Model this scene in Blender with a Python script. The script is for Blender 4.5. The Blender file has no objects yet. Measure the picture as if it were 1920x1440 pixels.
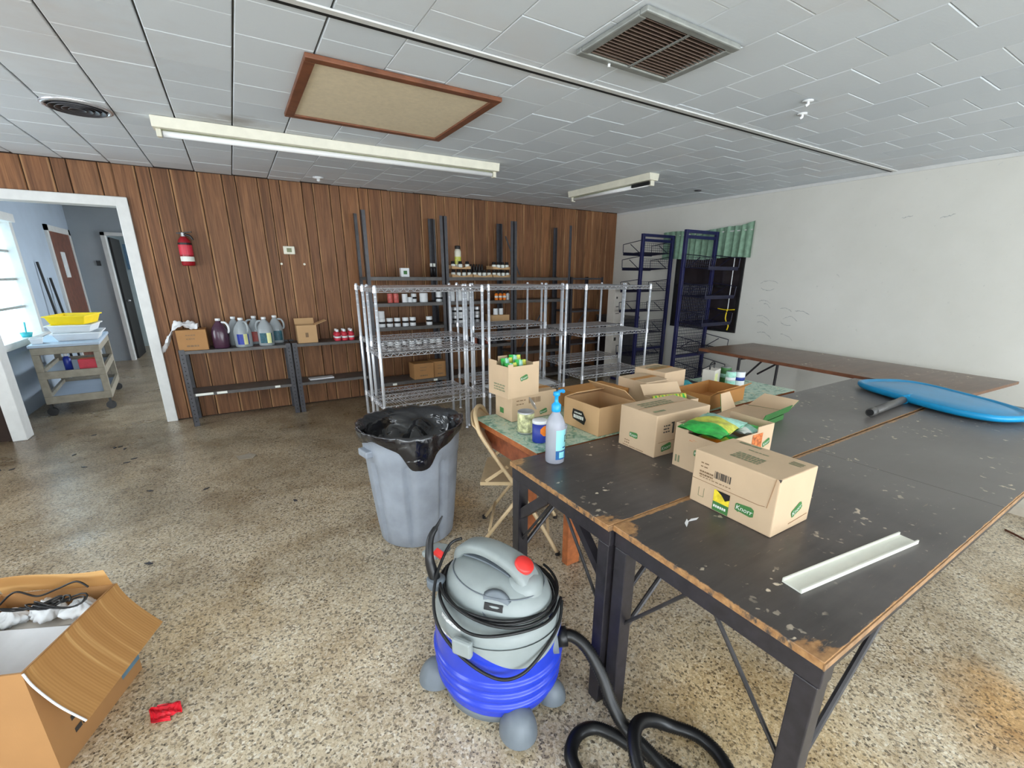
import bpy, math, random
from mathutils import Vector, Matrix
random.seed(7)
PI = math.pi
S = bpy.context.scene
COL = S.collection

# ------------------------------------------------------------------ camera
F_PX, YAW, PITCH, ROLL, PX, PY = 840.226, math.radians(31.7027), math.radians(17.3177), math.radians(0.3826), 975.52, 777.33
cd = bpy.data.cameras.new('camera'); cam = bpy.data.objects.new('camera', cd); COL.objects.link(cam)
cd.sensor_width = 36.0; cd.sensor_fit = 'HORIZONTAL'
cd.lens = F_PX / 1920 * 36.0
cd.shift_x = -(PX - 960) / 1920; cd.shift_y = (PY - 720) / 1920
cd.clip_start = 0.03
_f = Vector((math.sin(YAW) * math.cos(PITCH), math.cos(YAW) * math.cos(PITCH), -math.sin(PITCH)))
_r0 = Vector((math.cos(YAW), -math.sin(YAW), 0)); _u0 = _r0.cross(_f)
_r = _r0 * math.cos(ROLL) + _u0 * math.sin(ROLL); _u = -_r0 * math.sin(ROLL) + _u0 * math.cos(ROLL)
cam.matrix_world = Matrix(((_r.x, _u.x, -_f.x, 0), (_r.y, _u.y, -_f.y, 0), (_r.z, _u.z, -_f.z, 1.5), (0, 0, 0, 1)))
S.camera = cam
# ------------------------------------------------------------------ world, daylight, exposure
SKY = 7.5
w = bpy.data.worlds.new('overcast_sky'); S.world = w; w.use_nodes = True
bg = w.node_tree.nodes['Background']
bg.inputs[0].default_value = (0.86, 0.94, 1.0, 1); bg.inputs[1].default_value = SKY

def portal(name, loc, direction, sx, sy):
    l = bpy.data.lights.new(name, 'AREA'); l.shape = 'RECTANGLE'; l.size = sx; l.size_y = sy
    l.cycles.is_portal = True
    o = bpy.data.objects.new(name, l); COL.objects.link(o); o.location = loc
    o.rotation_euler = Vector(direction).to_track_quat('-Z', 'Z').to_euler()
    return o
# room extents
XL, XR, YB, YF, ZC = -3.0, 5.35, -4.5, 5.77, 2.434
# openings: rear glazed front (behind the camera), left wall windows, kitchen window
REAR = [(-2.8, -0.3, 0.1, 2.3), (-0.1, 2.4, 0.1, 2.3), (2.6, 5.1, 0.1, 2.3)]
LEFT = [(-3.6, -1.4, 0.8, 2.15), (0.4, 1.6, 0.8, 2.1), (3.1, 4.7, 0.8, 2.15)]
KFILL = [(6.4, 9.6, 0.8, 2.25), (10.8, 12.0, 0.8, 2.25)]  # unseen openings added to brighten the dim kitchen and hall
KWIN = (6.35, 7.86, 0.78, 2.06)
for i, (a, b, c, d) in enumerate(REAR):
    portal('rear_daylight', ((a + b) / 2, YB - 0.06, (c + d) / 2), (0, 1, 0), b - a, d - c)
for i, (a, b, c, d) in enumerate(LEFT):
    portal('side_daylight', (XL - 0.06, (a + b) / 2, (c + d) / 2), (1, 0, 0), b - a, d - c)
for (a, b, c, d) in KFILL: portal('kitchen_fill_portal', (1.66, (a + b) / 2, (c + d) / 2), (-1, 0, 0), b - a, d - c)  # portals for the added kitchen openings
portal('kitchen_daylight', (-2.3, (KWIN[0] + KWIN[1]) / 2, (KWIN[2] + KWIN[3]) / 2), (1, 0, 0), KWIN[1] - KWIN[0], KWIN[3] - KWIN[2])
S.view_settings.view_transform = 'Standard'; S.view_settings.look = 'None'
S.view_settings.gamma = 1.0; S.view_settings.use_curve_mapping = False
S.view_settings.exposure = 0.36

# ------------------------------------------------------------------ mesh builder
class MB:
    def __init__(s): s.v = []; s.f = []; s.m = []; s.mi = 0
    def mat(s, i): s.mi = i; return s
    def add(s, vs, fs):
        o = len(s.v); s.v += [tuple(p) for p in vs]
        for f in fs: s.f.append(tuple(i + o for i in f)); s.m.append(s.mi)
        return s
    def box(s, x0, x1, y0, y1, z0, z1):
        return s.add([(x0, y0, z0), (x1, y0, z0), (x1, y1, z0), (x0, y1, z0), (x0, y0, z1), (x1, y0, z1), (x1, y1, z1), (x0, y1, z1)],
                     [(0, 3, 2, 1), (4, 5, 6, 7), (0, 1, 5, 4), (1, 2, 6, 5), (2, 3, 7, 6), (3, 0, 4, 7)])
    def bar(s, p0, p1, wx, wy, up=(0, 0, 1)):
        p0 = Vector(p0); p1 = Vector(p1); d = (p1 - p0).normalized(); u = Vector(up)
        if abs(d.dot(u)) > .99: u = Vector((0, 1, 0))
        a = d.cross(u).normalized(); b = a.cross(d).normalized(); a *= wx / 2; b *= wy / 2
        vs = [p + q for p in (p0, p1) for q in (-a - b, a - b, a + b, -a + b)]
        return s.add(vs, [(0, 3, 2, 1), (4, 5, 6, 7), (0, 1, 5, 4), (1, 2, 6, 5), (2, 3, 7, 6), (3, 0, 4, 7)])
    def cyl(s, p0, p1, r, n=12, r2=None, caps=True):
        p0 = Vector(p0); p1 = Vector(p1); r2 = r if r2 is None else r2
        d = (p1 - p0).normalized(); u = Vector((0, 0, 1)) if abs(d.z) < .9 else Vector((1, 0, 0))
        a = d.cross(u).normalized(); b = d.cross(a)
        vs = [p + (a * math.cos(2 * PI * k / n) + b * math.sin(2 * PI * k / n)) * rr for p, rr in ((p0, r), (p1, r2)) for k in range(n)]
        fs = [(k, k + n, (k + 1) % n + n, (k + 1) % n) for k in range(n)]
        if caps: fs += [tuple(range(n)), tuple(range(2 * n - 1, n - 1, -1))]
        return s.add(vs, fs)
    def tube(s, path, r, n=8, closed=False, radii=None):
        P = [Vector(p) for p in path]; N = len(P); vs = []; a = None
        for i, p in enumerate(P):
            if closed: d = (P[(i + 1) % N] - P[i - 1])
            else: d = P[min(i + 1, N - 1)] - P[max(i - 1, 0)]
            d = d.normalized() if d.length > 1e-9 else Vector((0, 0, 1))
            if a is None:
                u = Vector((0, 0, 1)) if abs(d.z) < .9 else Vector((1, 0, 0)); a = d.cross(u).normalized()
            else:
                a = (a - d * a.dot(d)); a = a.normalized() if a.length > 1e-6 else d.orthogonal().normalized()
            b = d.cross(a); rr = radii[i] if radii else r
            vs += [p + (a * math.cos(2 * PI * k / n) + b * math.sin(2 * PI * k / n)) * rr for k in range(n)]
        fs = []
        for i in range(N if closed else N - 1):
            j = (i + 1) % N
            fs += [(i * n + k, j * n + k, j * n + (k + 1) % n, i * n + (k + 1) % n) for k in range(n)]
        if not closed: fs += [tuple(range(n)), tuple(range(N * n - 1, (N - 1) * n - 1, -1))]
        return s.add(vs, fs)
    def lathe(s, prof, n=24, c=(0, 0, 0), capb=True, capt=True, rf=None):
        vs = []
        for (r, z) in prof:
            for k in range(n):
                t = 2 * PI * k / n; rr = r if rf is None else rf(r, z, t)
                vs.append((c[0] + rr * math.cos(t), c[1] + rr * math.sin(t), c[2] + z))
        fs = [(i * n + k, i * n + (k + 1) % n, (i + 1) * n + (k + 1) % n, (i + 1) * n + k) for i in range(len(prof) - 1) for k in range(n)]
        if capb: fs.append(tuple(range(n - 1, -1, -1)))
        if capt: fs.append(tuple(range((len(prof) - 1) * n, len(prof) * n)))
        return s.add(vs, fs)
    def prism(s, poly, z0, z1):
        n = len(poly)
        return s.add([(x, y, z0) for x, y in poly] + [(x, y, z1) for x, y in poly],
                     [tuple(range(n - 1, -1, -1)), tuple(range(n, 2 * n))] + [(k, (k + 1) % n, (k + 1) % n + n, k + n) for k in range(n)])
    def grid(s, fn, nu, nv):
        vs = [fn(i / nu, j / nv) for j in range(nv + 1) for i in range(nu + 1)]
        return s.add(vs, [(j * (nu + 1) + i, j * (nu + 1) + i + 1, (j + 1) * (nu + 1) + i + 1, (j + 1) * (nu + 1) + i) for j in range(nv) for i in range(nu)])
    def slab(s, fn, nu, nv, th):
        s.grid(fn, nu, nv); s.grid(lambda a, b: tuple(Vector(fn(1 - a, b)) - Vector(th)), nu, nv)
        for (p, q) in (((0, 0), (1, 0)), ((1, 0), (1, 1)), ((1, 1), (0, 1)), ((0, 1), (0, 0))):
            n = nu if p[1] == q[1] else nv
            s.grid(lambda a, b, p=p, q=q: tuple(Vector(fn(p[0] + (q[0] - p[0]) * (1 - a), p[1] + (q[1] - p[1]) * (1 - a))) - Vector(th) * b), n, 1)
        return s
    def mesh(s, name, mats, smooth=False):
        me = bpy.data.meshes.new(name); me.from_pydata(s.v, [], s.f)
        for m in (mats if isinstance(mats, (list, tuple)) else [mats]): me.materials.append(m)
        me.polygons.foreach_set('material_index', s.m)
        if smooth: me.polygons.foreach_set('use_smooth', [True] * len(me.polygons))
        me.update(); return me

def link(name, data, parent=None, loc=(0, 0, 0), rot=(0, 0, 0), bevel=0, autosmooth=False, sub=0):
    o = bpy.data.objects.new(name, data); COL.objects.link(o); o.location = loc; o.rotation_euler = rot
    if parent: o.parent = parent
    if bevel:
        b = o.modifiers.new('bevel', 'BEVEL'); b.width = bevel; b.segments = 2; b.limit_method = 'ANGLE'; b.angle_limit = math.radians(40)
    if sub:
        m = o.modifiers.new('sub', 'SUBSURF'); m.levels = sub; m.render_levels = sub
    return o
def part(parent, name, mb, mats, smooth=False, loc=(0, 0, 0), rot=(0, 0, 0), bevel=0, label=None, sub=0, kind=None):
    o = link(name, mb.mesh(name, mats, smooth), parent, loc, rot, bevel, sub=sub)
    if label: o['label'] = label
    if kind: o['kind'] = kind
    return o
def tag(o, label, cat, group=None, kind=None):
    o['label'] = label; o['category'] = cat
    if group: o['group'] = group
    if kind: o['kind'] = kind
    return o
def thing(name, label, cat, loc=(0, 0, 0), rz=0, group=None):
    o = bpy.data.objects.new(name, None); COL.objects.link(o); o.empty_display_size = .05
    o.location = loc; o.rotation_euler = (0, 0, rz); return tag(o, label, cat, group)
def solo(name, mb, mats, label, cat, group=None, **k):
    return tag(part(None, name, mb, mats, **k), label, cat, group)
def struct(name, mb, mats, label, cat, parent=None, **k):
    o = part(parent, name, mb, mats, **k)
    if parent is None: tag(o, label, cat, kind='structure')
    return o
def dup(root, loc, rz=0, label=None):
    r = root.copy(); COL.objects.link(r); r.location = loc; r.rotation_euler = (0, 0, rz)
    if label: r['label'] = label
    for ch in list(root.children):
        c = ch.copy(); COL.objects.link(c); c.parent = r
        for g in list(ch.children):
            d = g.copy(); COL.objects.link(d); d.parent = c
    return r
def spline(pts, n=10):
    P = [Vector(p) for p in pts]; out = []
    for i in range(len(P) - 1):
        p0 = P[max(i - 1, 0)]; p1 = P[i]; p2 = P[i + 1]; p3 = P[min(i + 2, len(P) - 1)]
        for k in range(n):
            t = k / n
            out.append(.5 * ((2 * p1) + (p2 - p0) * t + (2 * p0 - 5 * p1 + 4 * p2 - p3) * t * t + (3 * p1 - p0 - 3 * p2 + p3) * t ** 3))
    return out + [P[-1]]

# ------------------------------------------------------------------ materials
def srgb(r, g, b): return tuple(((c / 255) / 12.92 if c / 255 <= .04045 else ((c / 255 + .055) / 1.055) ** 2.4) for c in (r, g, b)) + (1,)
class NT:
    def __init__(s, name):
        s.m = bpy.data.materials.new(name); s.m.use_nodes = True; s.t = s.m.node_tree; s.b = s.t.nodes['Principled BSDF']
    def n(s, ty, **k):
        n = s.t.nodes.new('ShaderNode' + ty)
        for a, v in k.items(): setattr(n, a, v)
        return n
    def l(s, a, b): s.t.links.new(a, b)
    def coord(s, kind='Object'): return s.n('TexCoord').outputs[kind]
    def pos(s): return s.n('NewGeometry').outputs['Position']
    def mapv(s, vec, scale=(1, 1, 1), loc=(0, 0, 0)):
        m = s.n('Mapping'); s.l(vec, m.inputs[0]); m.inputs['Scale'].default_value = scale; m.inputs['Location'].default_value = loc; return m.outputs[0]
    def noise(s, vec, scale, detail=3, rough=.55, dist=0):
        n = s.n('TexNoise'); s.l(vec, n.inputs['Vector']); n.inputs['Scale'].default_value = scale; n.inputs['Detail'].default_value = detail
        n.inputs['Roughness'].default_value = rough; n.inputs['Distortion'].default_value = dist; return n.outputs['Fac']
    def ramp(s, fac, stops, interp='LINEAR'):
        r = s.n('ValToRGB'); s.l(fac, r.inputs[0]); r.color_ramp.interpolation = interp; e = r.color_ramp.elements
        while len(e) < len(stops): e.new(.5)
        for i, (p, c) in enumerate(stops): e[i].position = p; e[i].color = c if len(c) == 4 else tuple(c) + (1,)
        return r.outputs[0]
    def mix(s, fac, a, b, mode='MIX'):
        m = s.n('Mix', data_type='RGBA', blend_type=mode)
        for sock, v in ((m.inputs[0], fac), (m.inputs[6], a), (m.inputs[7], b)):
            if hasattr(v, 'links'): s.l(v, sock)
            else: sock.default_value = v
        return m.outputs[2]
    def math(s, op, a, b=0.0, clamp=False):
        m = s.n('Math', operation=op, use_clamp=clamp)
        for i, v in ((0, a), (1, b)):
            if hasattr(v, 'links'): s.l(v, m.inputs[i])
            else: m.inputs[i].default_value = v
        return m.outputs[0]
    def bump(s, h, strength=.3, dist=.01):
        b = s.n('Bump'); s.l(h, b.inputs['Height']); b.inputs['Strength'].default_value = strength; b.inputs['Distance'].default_value = dist
        s.l(b.outputs[0], s.b.inputs['Normal'])
    def col(s, c): s.l(c, s.b.inputs['Base Color']) if hasattr(c, 'links') else setattr(s.b.inputs['Base Color'], 'default_value', c)
    def set(s, **k):
        for a, v in k.items():
            i = s.b.inputs[a.replace('_', ' ')]
            if hasattr(v, 'links'): s.l(v, i)
            else: i.default_value = v
        return s
BW = lambda v: (v, v, v, 1)
def pm(name, rgb, rough=.5, metal=0, var=.12, scale=14, bump=0, spec=.5):
    t = NT(name); c = srgb(*rgb); n = t.noise(t.coord(), scale, 4)
    lo = tuple(x * (1 - var) for x in c[:3]) + (1,); hi = tuple(min(1, x * (1 + var)) for x in c[:3]) + (1,)
    t.col(t.ramp(n, [(.3, lo), (.7, hi)])); t.set(Roughness=rough, Metallic=metal)
    t.b.inputs['Specular IOR Level'].default_value = spec
    if bump: t.bump(t.noise(t.coord(), scale * 4, 3), bump, .004)
    return t.m

# terrazzo floor
t = NT('terrazzo'); p = t.pos()
v = t.n('TexVoronoi'); t.l(p, v.inputs['Vector']); v.inputs['Scale'].default_value = 118
sp = t.n('SeparateColor'); t.l(v.outputs['Color'], sp.inputs[0])
chips = t.ramp(sp.outputs[0], [(0, srgb(40, 32, 28)), (.07, srgb(112, 96, 80)), (.2, srgb(214, 198, 170)), (.5, srgb(234, 222, 200)), (.72, srgb(200, 180, 150)), (.9, srgb(248, 242, 230))], 'CONSTANT')
v2 = t.n('TexVoronoi'); t.l(t.mapv(p, (1, 1, 1), (3, 7, 0)), v2.inputs['Vector']); v2.inputs['Scale'].default_value = 260
sp2 = t.n('SeparateColor'); t.l(v2.outputs['Color'], sp2.inputs[0])
fine = t.ramp(sp2.outputs[1], [(0, srgb(84, 72, 60)), (.14, srgb(214, 198, 172)), (.6, srgb(234, 222, 202))], 'CONSTANT')
c = t.mix(.4, chips, fine)
dirt = t.ramp(t.noise(p, .9, 5, .6), [(.35, BW(.66)), (.6, BW(1))])
c = t.mix(.8, c, dirt, 'MULTIPLY')
dirt2 = t.ramp(t.noise(t.mapv(p, (1, 1, 1), (5, 2, 0)), 3.2, 6, .65), [(.36, (.62, .55, .47, 1)), (.56, BW(1))])
c = t.mix(.7, c, dirt2, 'MULTIPLY')
def blob(cx, cy, rad, colr, fac, c):
    d = t.n('VectorMath', operation='DISTANCE'); t.l(p, d.inputs[0]); d.inputs[1].default_value = (cx, cy, 0)
    nn = t.noise(p, 5, 4); dd = t.math('ADD', d.outputs['Value'], t.math('MULTIPLY', t.math('SUBTRACT', nn, .5), rad * 1.4))
    f = t.ramp(dd, [(rad * .25, BW(fac)), (rad, BW(0))])
    return t.mix(f, c, colr, 'MULTIPLY')
rust = (.86, .56, .24, 1)
sy = t.n('SeparateXYZ'); t.l(p, sy.inputs[0])
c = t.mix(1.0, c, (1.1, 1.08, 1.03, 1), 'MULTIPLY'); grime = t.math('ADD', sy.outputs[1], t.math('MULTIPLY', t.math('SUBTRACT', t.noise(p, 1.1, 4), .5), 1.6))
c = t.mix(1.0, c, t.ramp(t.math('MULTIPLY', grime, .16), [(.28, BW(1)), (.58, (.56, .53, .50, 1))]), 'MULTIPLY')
c = blob(2.15, .10, .32, rust, .8, c); c = blob(1.35, .62, .5, (.94, .76, .45, 1), .6, c)
c = blob(.98, 2.6, .45, (.86, .62, .34, 1), .8, c); c = blob(-.55, 2.1, .55, (.86, .72, .5, 1), .6, c)
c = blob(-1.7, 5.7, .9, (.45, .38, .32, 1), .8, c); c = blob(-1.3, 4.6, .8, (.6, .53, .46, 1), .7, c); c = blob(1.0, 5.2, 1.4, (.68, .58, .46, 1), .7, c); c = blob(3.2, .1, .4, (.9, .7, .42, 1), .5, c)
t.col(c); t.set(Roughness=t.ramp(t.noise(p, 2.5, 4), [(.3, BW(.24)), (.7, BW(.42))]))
t.bump(t.noise(p, 60, 2), .05, .002)
M_floor = t.m

# wood panelling
t = NT('wood_panelling'); oi = t.n('ObjectInfo'); p = t.pos()
off = t.n('CombineXYZ'); t.l(t.math('MULTIPLY', oi.outputs['Random'], 37.0), off.inputs[0]); t.l(t.math('MULTIPLY', oi.outputs['Random'], 13.0), off.inputs[2])
va = t.n('VectorMath', operation='ADD'); t.l(p, va.inputs[0]); t.l(off.outputs[0], va.inputs[1])
g1 = t.noise(t.mapv(va.outputs[0], (16, 1, .9)), 1.4, 6, .6, 1.2)
g2 = t.noise(t.mapv(va.outputs[0], (70, 1, 2.2)), 1.6, 4, .6)
c = t.ramp(g1, [(.25, srgb(88, 58, 40)), (.45, srgb(122, 84, 58)), (.6, srgb(146, 102, 70)), (.75, srgb(106, 68, 46))])
c = t.mix(.35, c, t.ramp(g2, [(.3, srgb(70, 48, 36)), (.7, srgb(158, 120, 88))]))
tint = t.ramp(oi.outputs['Random'], [(0, (.7, .66, .64, 1)), (.3, (1.05, 1.02, .98, 1)), (.7, (.84, .78, .76, 1)), (1, (1.24, 1.16, 1.04, 1))])
c = t.mix(1.0, c, tint, 'MULTIPLY')
gx = t.n('SeparateXYZ'); t.l(t.coord(), gx.inputs[0])
edge = t.ramp(t.math('ABSOLUTE', gx.outputs[0]), [(.40, BW(0)), (.46, BW(1))])
knot = t.math('MULTIPLY', edge, t.ramp(t.noise(t.mapv(va.outputs[0], (1, 1, 1.3)), 1.2, 3), [(.42, BW(.1)), (.55, BW(.8))]))
c = t.mix(knot, c, srgb(176, 134, 94))
t.col(c); t.set(Roughness=.5); t.b.inputs['Specular IOR Level'].default_value = .22; t.bump(g2, .08, .003)
M_wood = t.m
M_groove = pm('panelling_groove', (44, 27, 18), .8)

# ceiling tile / white wall
t = NT('painted_ceiling_tile'); oi = t.n('ObjectInfo'); p = t.pos()
n = t.noise(t.mapv(p, (8, 30, 30)), 3, 5, .6); st = t.noise(p, 1.1, 5, .6)
c = t.ramp(oi.outputs['Random'], [(0, srgb(212, 219, 226)), (1, srgb(220, 226, 232))])
c = t.mix(t.ramp(st, [(.55, BW(0)), (.75, BW(.5))]), c, srgb(212, 206, 204))
def cb(cx, cy, rad, colr, fac, c):
    d = t.n('VectorMath', operation='DISTANCE'); t.l(p, d.inputs[0]); d.inputs[1].default_value = (cx, cy, ZC)
    dd = t.math('ADD', d.outputs['Value'], t.math('MULTIPLY', t.math('SUBTRACT', t.noise(p, 9, 4), .5), rad * 1.5))
    return t.mix(t.ramp(dd, [(rad * .2, BW(fac)), (rad, BW(0))]), c, colr, 'MULTIPLY')
c = cb(.2, 3.78, .16, (.62, .56, .5, 1), .8, c); c = cb(.02, 3.85, .2, (.8, .75, .7, 1), .7, c); c = cb(-.7, 3.0, .8, (.93, .9, .88, 1), .8, c)
t.col(c); t.set(Roughness=.75); t.bump(n, .12, .004)
M_tile = t.m
t = NT('white_block_wall'); p = t.pos()
br = t.n('TexBrick'); t.l(t.mapv(p, (1, 1, 1)), br.inputs['Vector'])
sw = t.n('SeparateXYZ'); t.l(p, sw.inputs[0]); cw = t.n('CombineXYZ'); t.l(sw.outputs[1], cw.inputs[0]); t.l(sw.outputs[2], cw.inputs[1]); t.l(cw.outputs[0], br.inputs['Vector'])
br.inputs['Scale'].default_value = 1; br.inputs['Brick Width'].default_value = .406; br.inputs['Row Height'].default_value = .203; br.inputs['Mortar Size'].default_value = .006
c = t.ramp(t.noise(p, 1.4, 5, .6), [(.3, srgb(212, 210, 202)), (.7, srgb(222, 220, 213))])
c = t.mix(t.ramp(t.noise(t.mapv(p, (1, 1, 1)), 26, 3), [(.68, BW(0)), (.76, BW(.5))]), c, srgb(190, 190, 184))
t.col(c); t.set(Roughness=.6)
t.bump(t.math('ADD', t.math('MULTIPLY', br.outputs['Fac'], -.25), t.math('MULTIPLY', t.noise(p, 45, 4), .5)), .15, .006)
M_wall = t.m
M_trim = pm('white_gloss_trim', (214, 214, 212), .4, var=.05)
M_cream = pm('cream_enamel', (226, 222, 204), .4, var=.06)
M_kwall = pm('kitchen_blue_grey_paint', (176, 190, 206), .55, var=.06, scale=3)
M_kfar = pm('kitchen_grey_paint', (158, 166, 172), .6, var=.06, scale=3)

# black painted plywood top
def tabletop(name, base, raw, wear_w, ybound):
    t = NT(name); p = t.coord(); sx = t.n('SeparateXYZ'); t.l(p, sx.inputs[0])
    streak = t.noise(t.mapv(p, (1.2, 9, 9)), 3, 6, .65); c = t.ramp(streak, [(.3, tuple(x * .72 for x in base[:3]) + (1,)), (.7, tuple(x * 1.3 for x in base[:3]) + (1,))])
    haze = t.noise(p, 1.6, 5, .6); sheen_wear = t.math('ADD', t.math('MULTIPLY', sx.outputs[0], .42), t.math('SUBTRACT', haze, .45)); c = t.mix(t.ramp(sheen_wear, [(.1, BW(.04)), (.55, BW(.62))]), c, srgb(134, 128, 124))  # grey growing toward +x paints the white wall's reflection, mixed with patchy wear
    sc = t.noise(t.mapv(p, (6, 40, 10)), 3.4, 3, .6, .6); c = t.mix(t.ramp(sc, [(.68, BW(0)), (.73, BW(.55))]), c, srgb(146, 128, 108))
    dots = t.noise(p, 34, 2, .5); zone = t.noise(p, 4.5, 3)
    dm = t.math('MULTIPLY', t.ramp(dots, [(.66, BW(0)), (.70, BW(1))]), t.ramp(zone, [(.5, BW(0)), (.62, BW(1))]))
    c = t.mix(dm, c, srgb(206, 190, 168))
    d = t.math('MINIMUM', t.math('MINIMUM', sx.outputs[0], t.math('MULTIPLY', sx.outputs[1], 2.2)), t.math('SUBTRACT', ybound, sx.outputs[1]))
    cv = t.n('CombineXYZ'); t.l(sx.outputs[0], cv.inputs[0]); t.l(t.math('MINIMUM', sx.outputs[1], t.math('SUBTRACT', ybound, sx.outputs[1])), cv.inputs[1])
    ln = t.n('VectorMath', operation='LENGTH'); t.l(cv.outputs[0], ln.inputs[0]); d = t.math('MINIMUM', d, t.math('SUBTRACT', t.math('MULTIPLY', ln.outputs['Value'], .3), .016))
    d = t.math('MAXIMUM', d, 0); en = t.noise(t.mapv(p, (9, 16, 9)), 2.2, 5, .65)
    dd = t.math('ADD', d, t.math('MULTIPLY', t.math('SUBTRACT', en, .55), wear_w * 3.4))
    m = t.ramp(dd, [(.0, BW(1)), (wear_w * .3, BW(0))])
    c = t.mix(m, c, t.mix(t.noise(p, 60, 2), raw, srgb(110, 66, 34)))
    t.col(c); t.set(Roughness=t.ramp(haze, [(.3, BW(.3)), (.7, BW(.44))])); t.bump(streak, .08, .003); return t.m
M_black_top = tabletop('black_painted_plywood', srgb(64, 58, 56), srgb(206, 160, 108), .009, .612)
M_brown_top = tabletop('brown_stained_board', srgb(112, 82, 62), srgb(120, 86, 60), .01, 9.0)
M_black_leg = pm('black_painted_frame', (44, 41, 46), .38, var=.3, scale=30)
M_rod = pm('dark_steel_rod', (74, 72, 74), .35, .6, var=.2)
M_ply = pm('raw_plywood_edge', (150, 116, 82), .7, var=.35, scale=24)

# patterned oilcloth
t = NT('green_floral_oilcloth'); p = t.coord()
n1 = t.noise(t.mapv(p, (1, 1, .1)), 17, 3, .6, 1.5); n2 = t.noise(t.mapv(p, (1, 1, .1), (4, 1, 0)), 24, 3, .6, 1.2)
c = t.ramp(n1, [(.36, srgb(96, 148, 126)), (.45, srgb(150, 188, 166)), (.55, srgb(206, 220, 200)), (.66, srgb(164, 198, 180))])
c = t.mix(t.ramp(n2, [(.6, BW(0)), (.66, BW(.8))]), c, srgb(222, 216, 178)); c = t.mix(t.ramp(n2, [(.28, BW(.8)), (.34, BW(0))]), c, srgb(70, 118, 102))
t.col(c); t.set(Roughness=.35); M_oilcloth = t.m
M_redwood = pm('reddish_stained_wood', (138, 74, 44), .5, var=.4, scale=20)
M_orangewood = pm('orange_varnished_wood', (168, 96, 52), .5, var=.35, scale=20)

def cardboard(name, rgb, rough=.75):
    t = NT(name); p = t.coord(); c0 = srgb(*rgb)
    c = t.ramp(t.noise(p, 5, 4), [(.3, tuple(x * .93 for x in c0[:3]) + (1,)), (.7, tuple(min(1, x * 1.05) for x in c0[:3]) + (1,))])
    t.col(c); t.set(Roughness=rough); t.bump(t.noise(t.mapv(p, (260, 260, 6)), 1, 1), .06, .002); return t.m
M_card = cardboard('light_kraft_cardboard', (206, 178, 146))
M_card2 = cardboard('tan_kraft_cardboard', (196, 158, 114))
M_card3 = cardboard('brown_kraft_cardboard', (172, 126, 78))
M_cardin = cardboard('orange_kraft_inside', (190, 134, 74))
M_cardw = cardboard('whitish_cardboard', (214, 206, 196))
M_pgreen = pm('green_print', (66, 120, 62), .6, var=.15); M_pdark = pm('dark_print', (58, 54, 50), .7); M_pgrey = pm('grey_green_print', (132, 136, 104), .7)
M_pwhite = pm('white_print', (232, 234, 226), .6, var=.03); M_pbrown = pm('brown_print', (132, 104, 76), .7); M_pyellow = pm('yellow_print', (236, 206, 52), .5, var=.3, scale=50)
M_pblack = pm('black_print', (26, 22, 22), .5); M_seam = pm('carton_crease', (158, 124, 92), .8)
M_chrome = pm('chrome_wire', (206, 206, 210), .25, .6, var=.08)
M_post = pm('chrome_post', (226, 230, 238), .25, .45, var=.06)
M_steel = pm('dark_grey_steel', (62, 61, 66), .4, 0, var=.25, scale=20)
M_steel2 = pm('grey_steel_shelf', (84, 80, 78), .42, 0, var=.25, scale=12)
M_navy = pm('navy_powder_coat', (30, 32, 78), .38, .1, var=.2)
M_navyd = pm('dark_navy_powder_coat', (24, 25, 52), .4, .1, var=.2)
M_grey_pl = pm('grey_bin_plastic', (150, 157, 168), .5, var=.14, scale=9)
M_vgrey = pm('vacuum_grey_plastic', (150, 158, 158), .4, var=.06); M_vdark = pm('vacuum_dark_grey_plastic', (112, 120, 128), .45, var=.06)
M_vblue = pm('vacuum_blue_plastic', (42, 66, 196), .25, var=.05); M_vred = pm('red_switch_plastic', (236, 60, 56), .35, var=.04)
M_black = pm('black_plastic', (24, 24, 26), .35, var=.1); M_rubber = pm('black_rubber', (30, 29, 30), .5, var=.1)
t = NT('black_bin_liner'); t.col((.008, .008, .011, 1)); t.set(Roughness=.1, Coat_Weight=.6, Coat_Roughness=.05); t.bump(t.noise(t.mapv(t.coord(), (5, 5, 8)), 1.6, 1.5, .4, .8), .55, .05); M_bag = t.m
M_beige = pm('beige_enamel_steel', (212, 186, 146), .42, .1, var=.08)
M_white = pm('white_plastic', (232, 234, 236), .4, var=.04); M_vinyl = pm('white_vinyl_strip', (228, 228, 216), .4, var=.04)
M_paper = pm('white_paper', (226, 226, 228), .8, var=.05)
M_cyan = pm('cyan_plastic', (22, 150, 206), .3, var=.06); M_cyan2 = pm('cyan_pump_plastic', (30, 160, 226), .35, var=.05)
M_pipe = pm('grey_pipe', (98, 96, 94), .45, .2, var=.15); M_dark = pm('near_black', (16, 15, 16), .7)
M_valance = pm('sage_green_fabric', (126, 156, 134), .9, var=.18, scale=22)
M_red = pm('fire_red_paint', (150, 20, 34), .3, var=.06); M_redl = pm('red_label', (206, 52, 70), .5); M_yellow = pm('yellow_plastic', (250, 216, 20), .4, var=.04)
M_teal = pm('teal_plastic', (60, 178, 190), .4); M_cart = pm('beige_grey_cart_plastic', (150, 142, 126), .6, var=.15)
M_doorb = pm('brown_wood_door', (112, 66, 48), .5, var=.3, scale=10)
M_tin = pm('tin_metal', (176, 176, 178), .35, .6); M_blue = pm('blue_label', (36, 56, 150), .4); M_orange = pm('orange_label', (240, 128, 32), .45)
M_green = pm('green_pouch', (50, 170, 70), .3, var=.35, scale=40); M_lime = pm('yellow_green_pouch', (196, 196, 74), .35, var=.35, scale=40); M_mint = pm('mint_pouch', (160, 214, 196), .3, var=.3, scale=40)
M_food = pm('food_photo_print', (206, 112, 60), .5, var=.7, scale=70)
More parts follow.
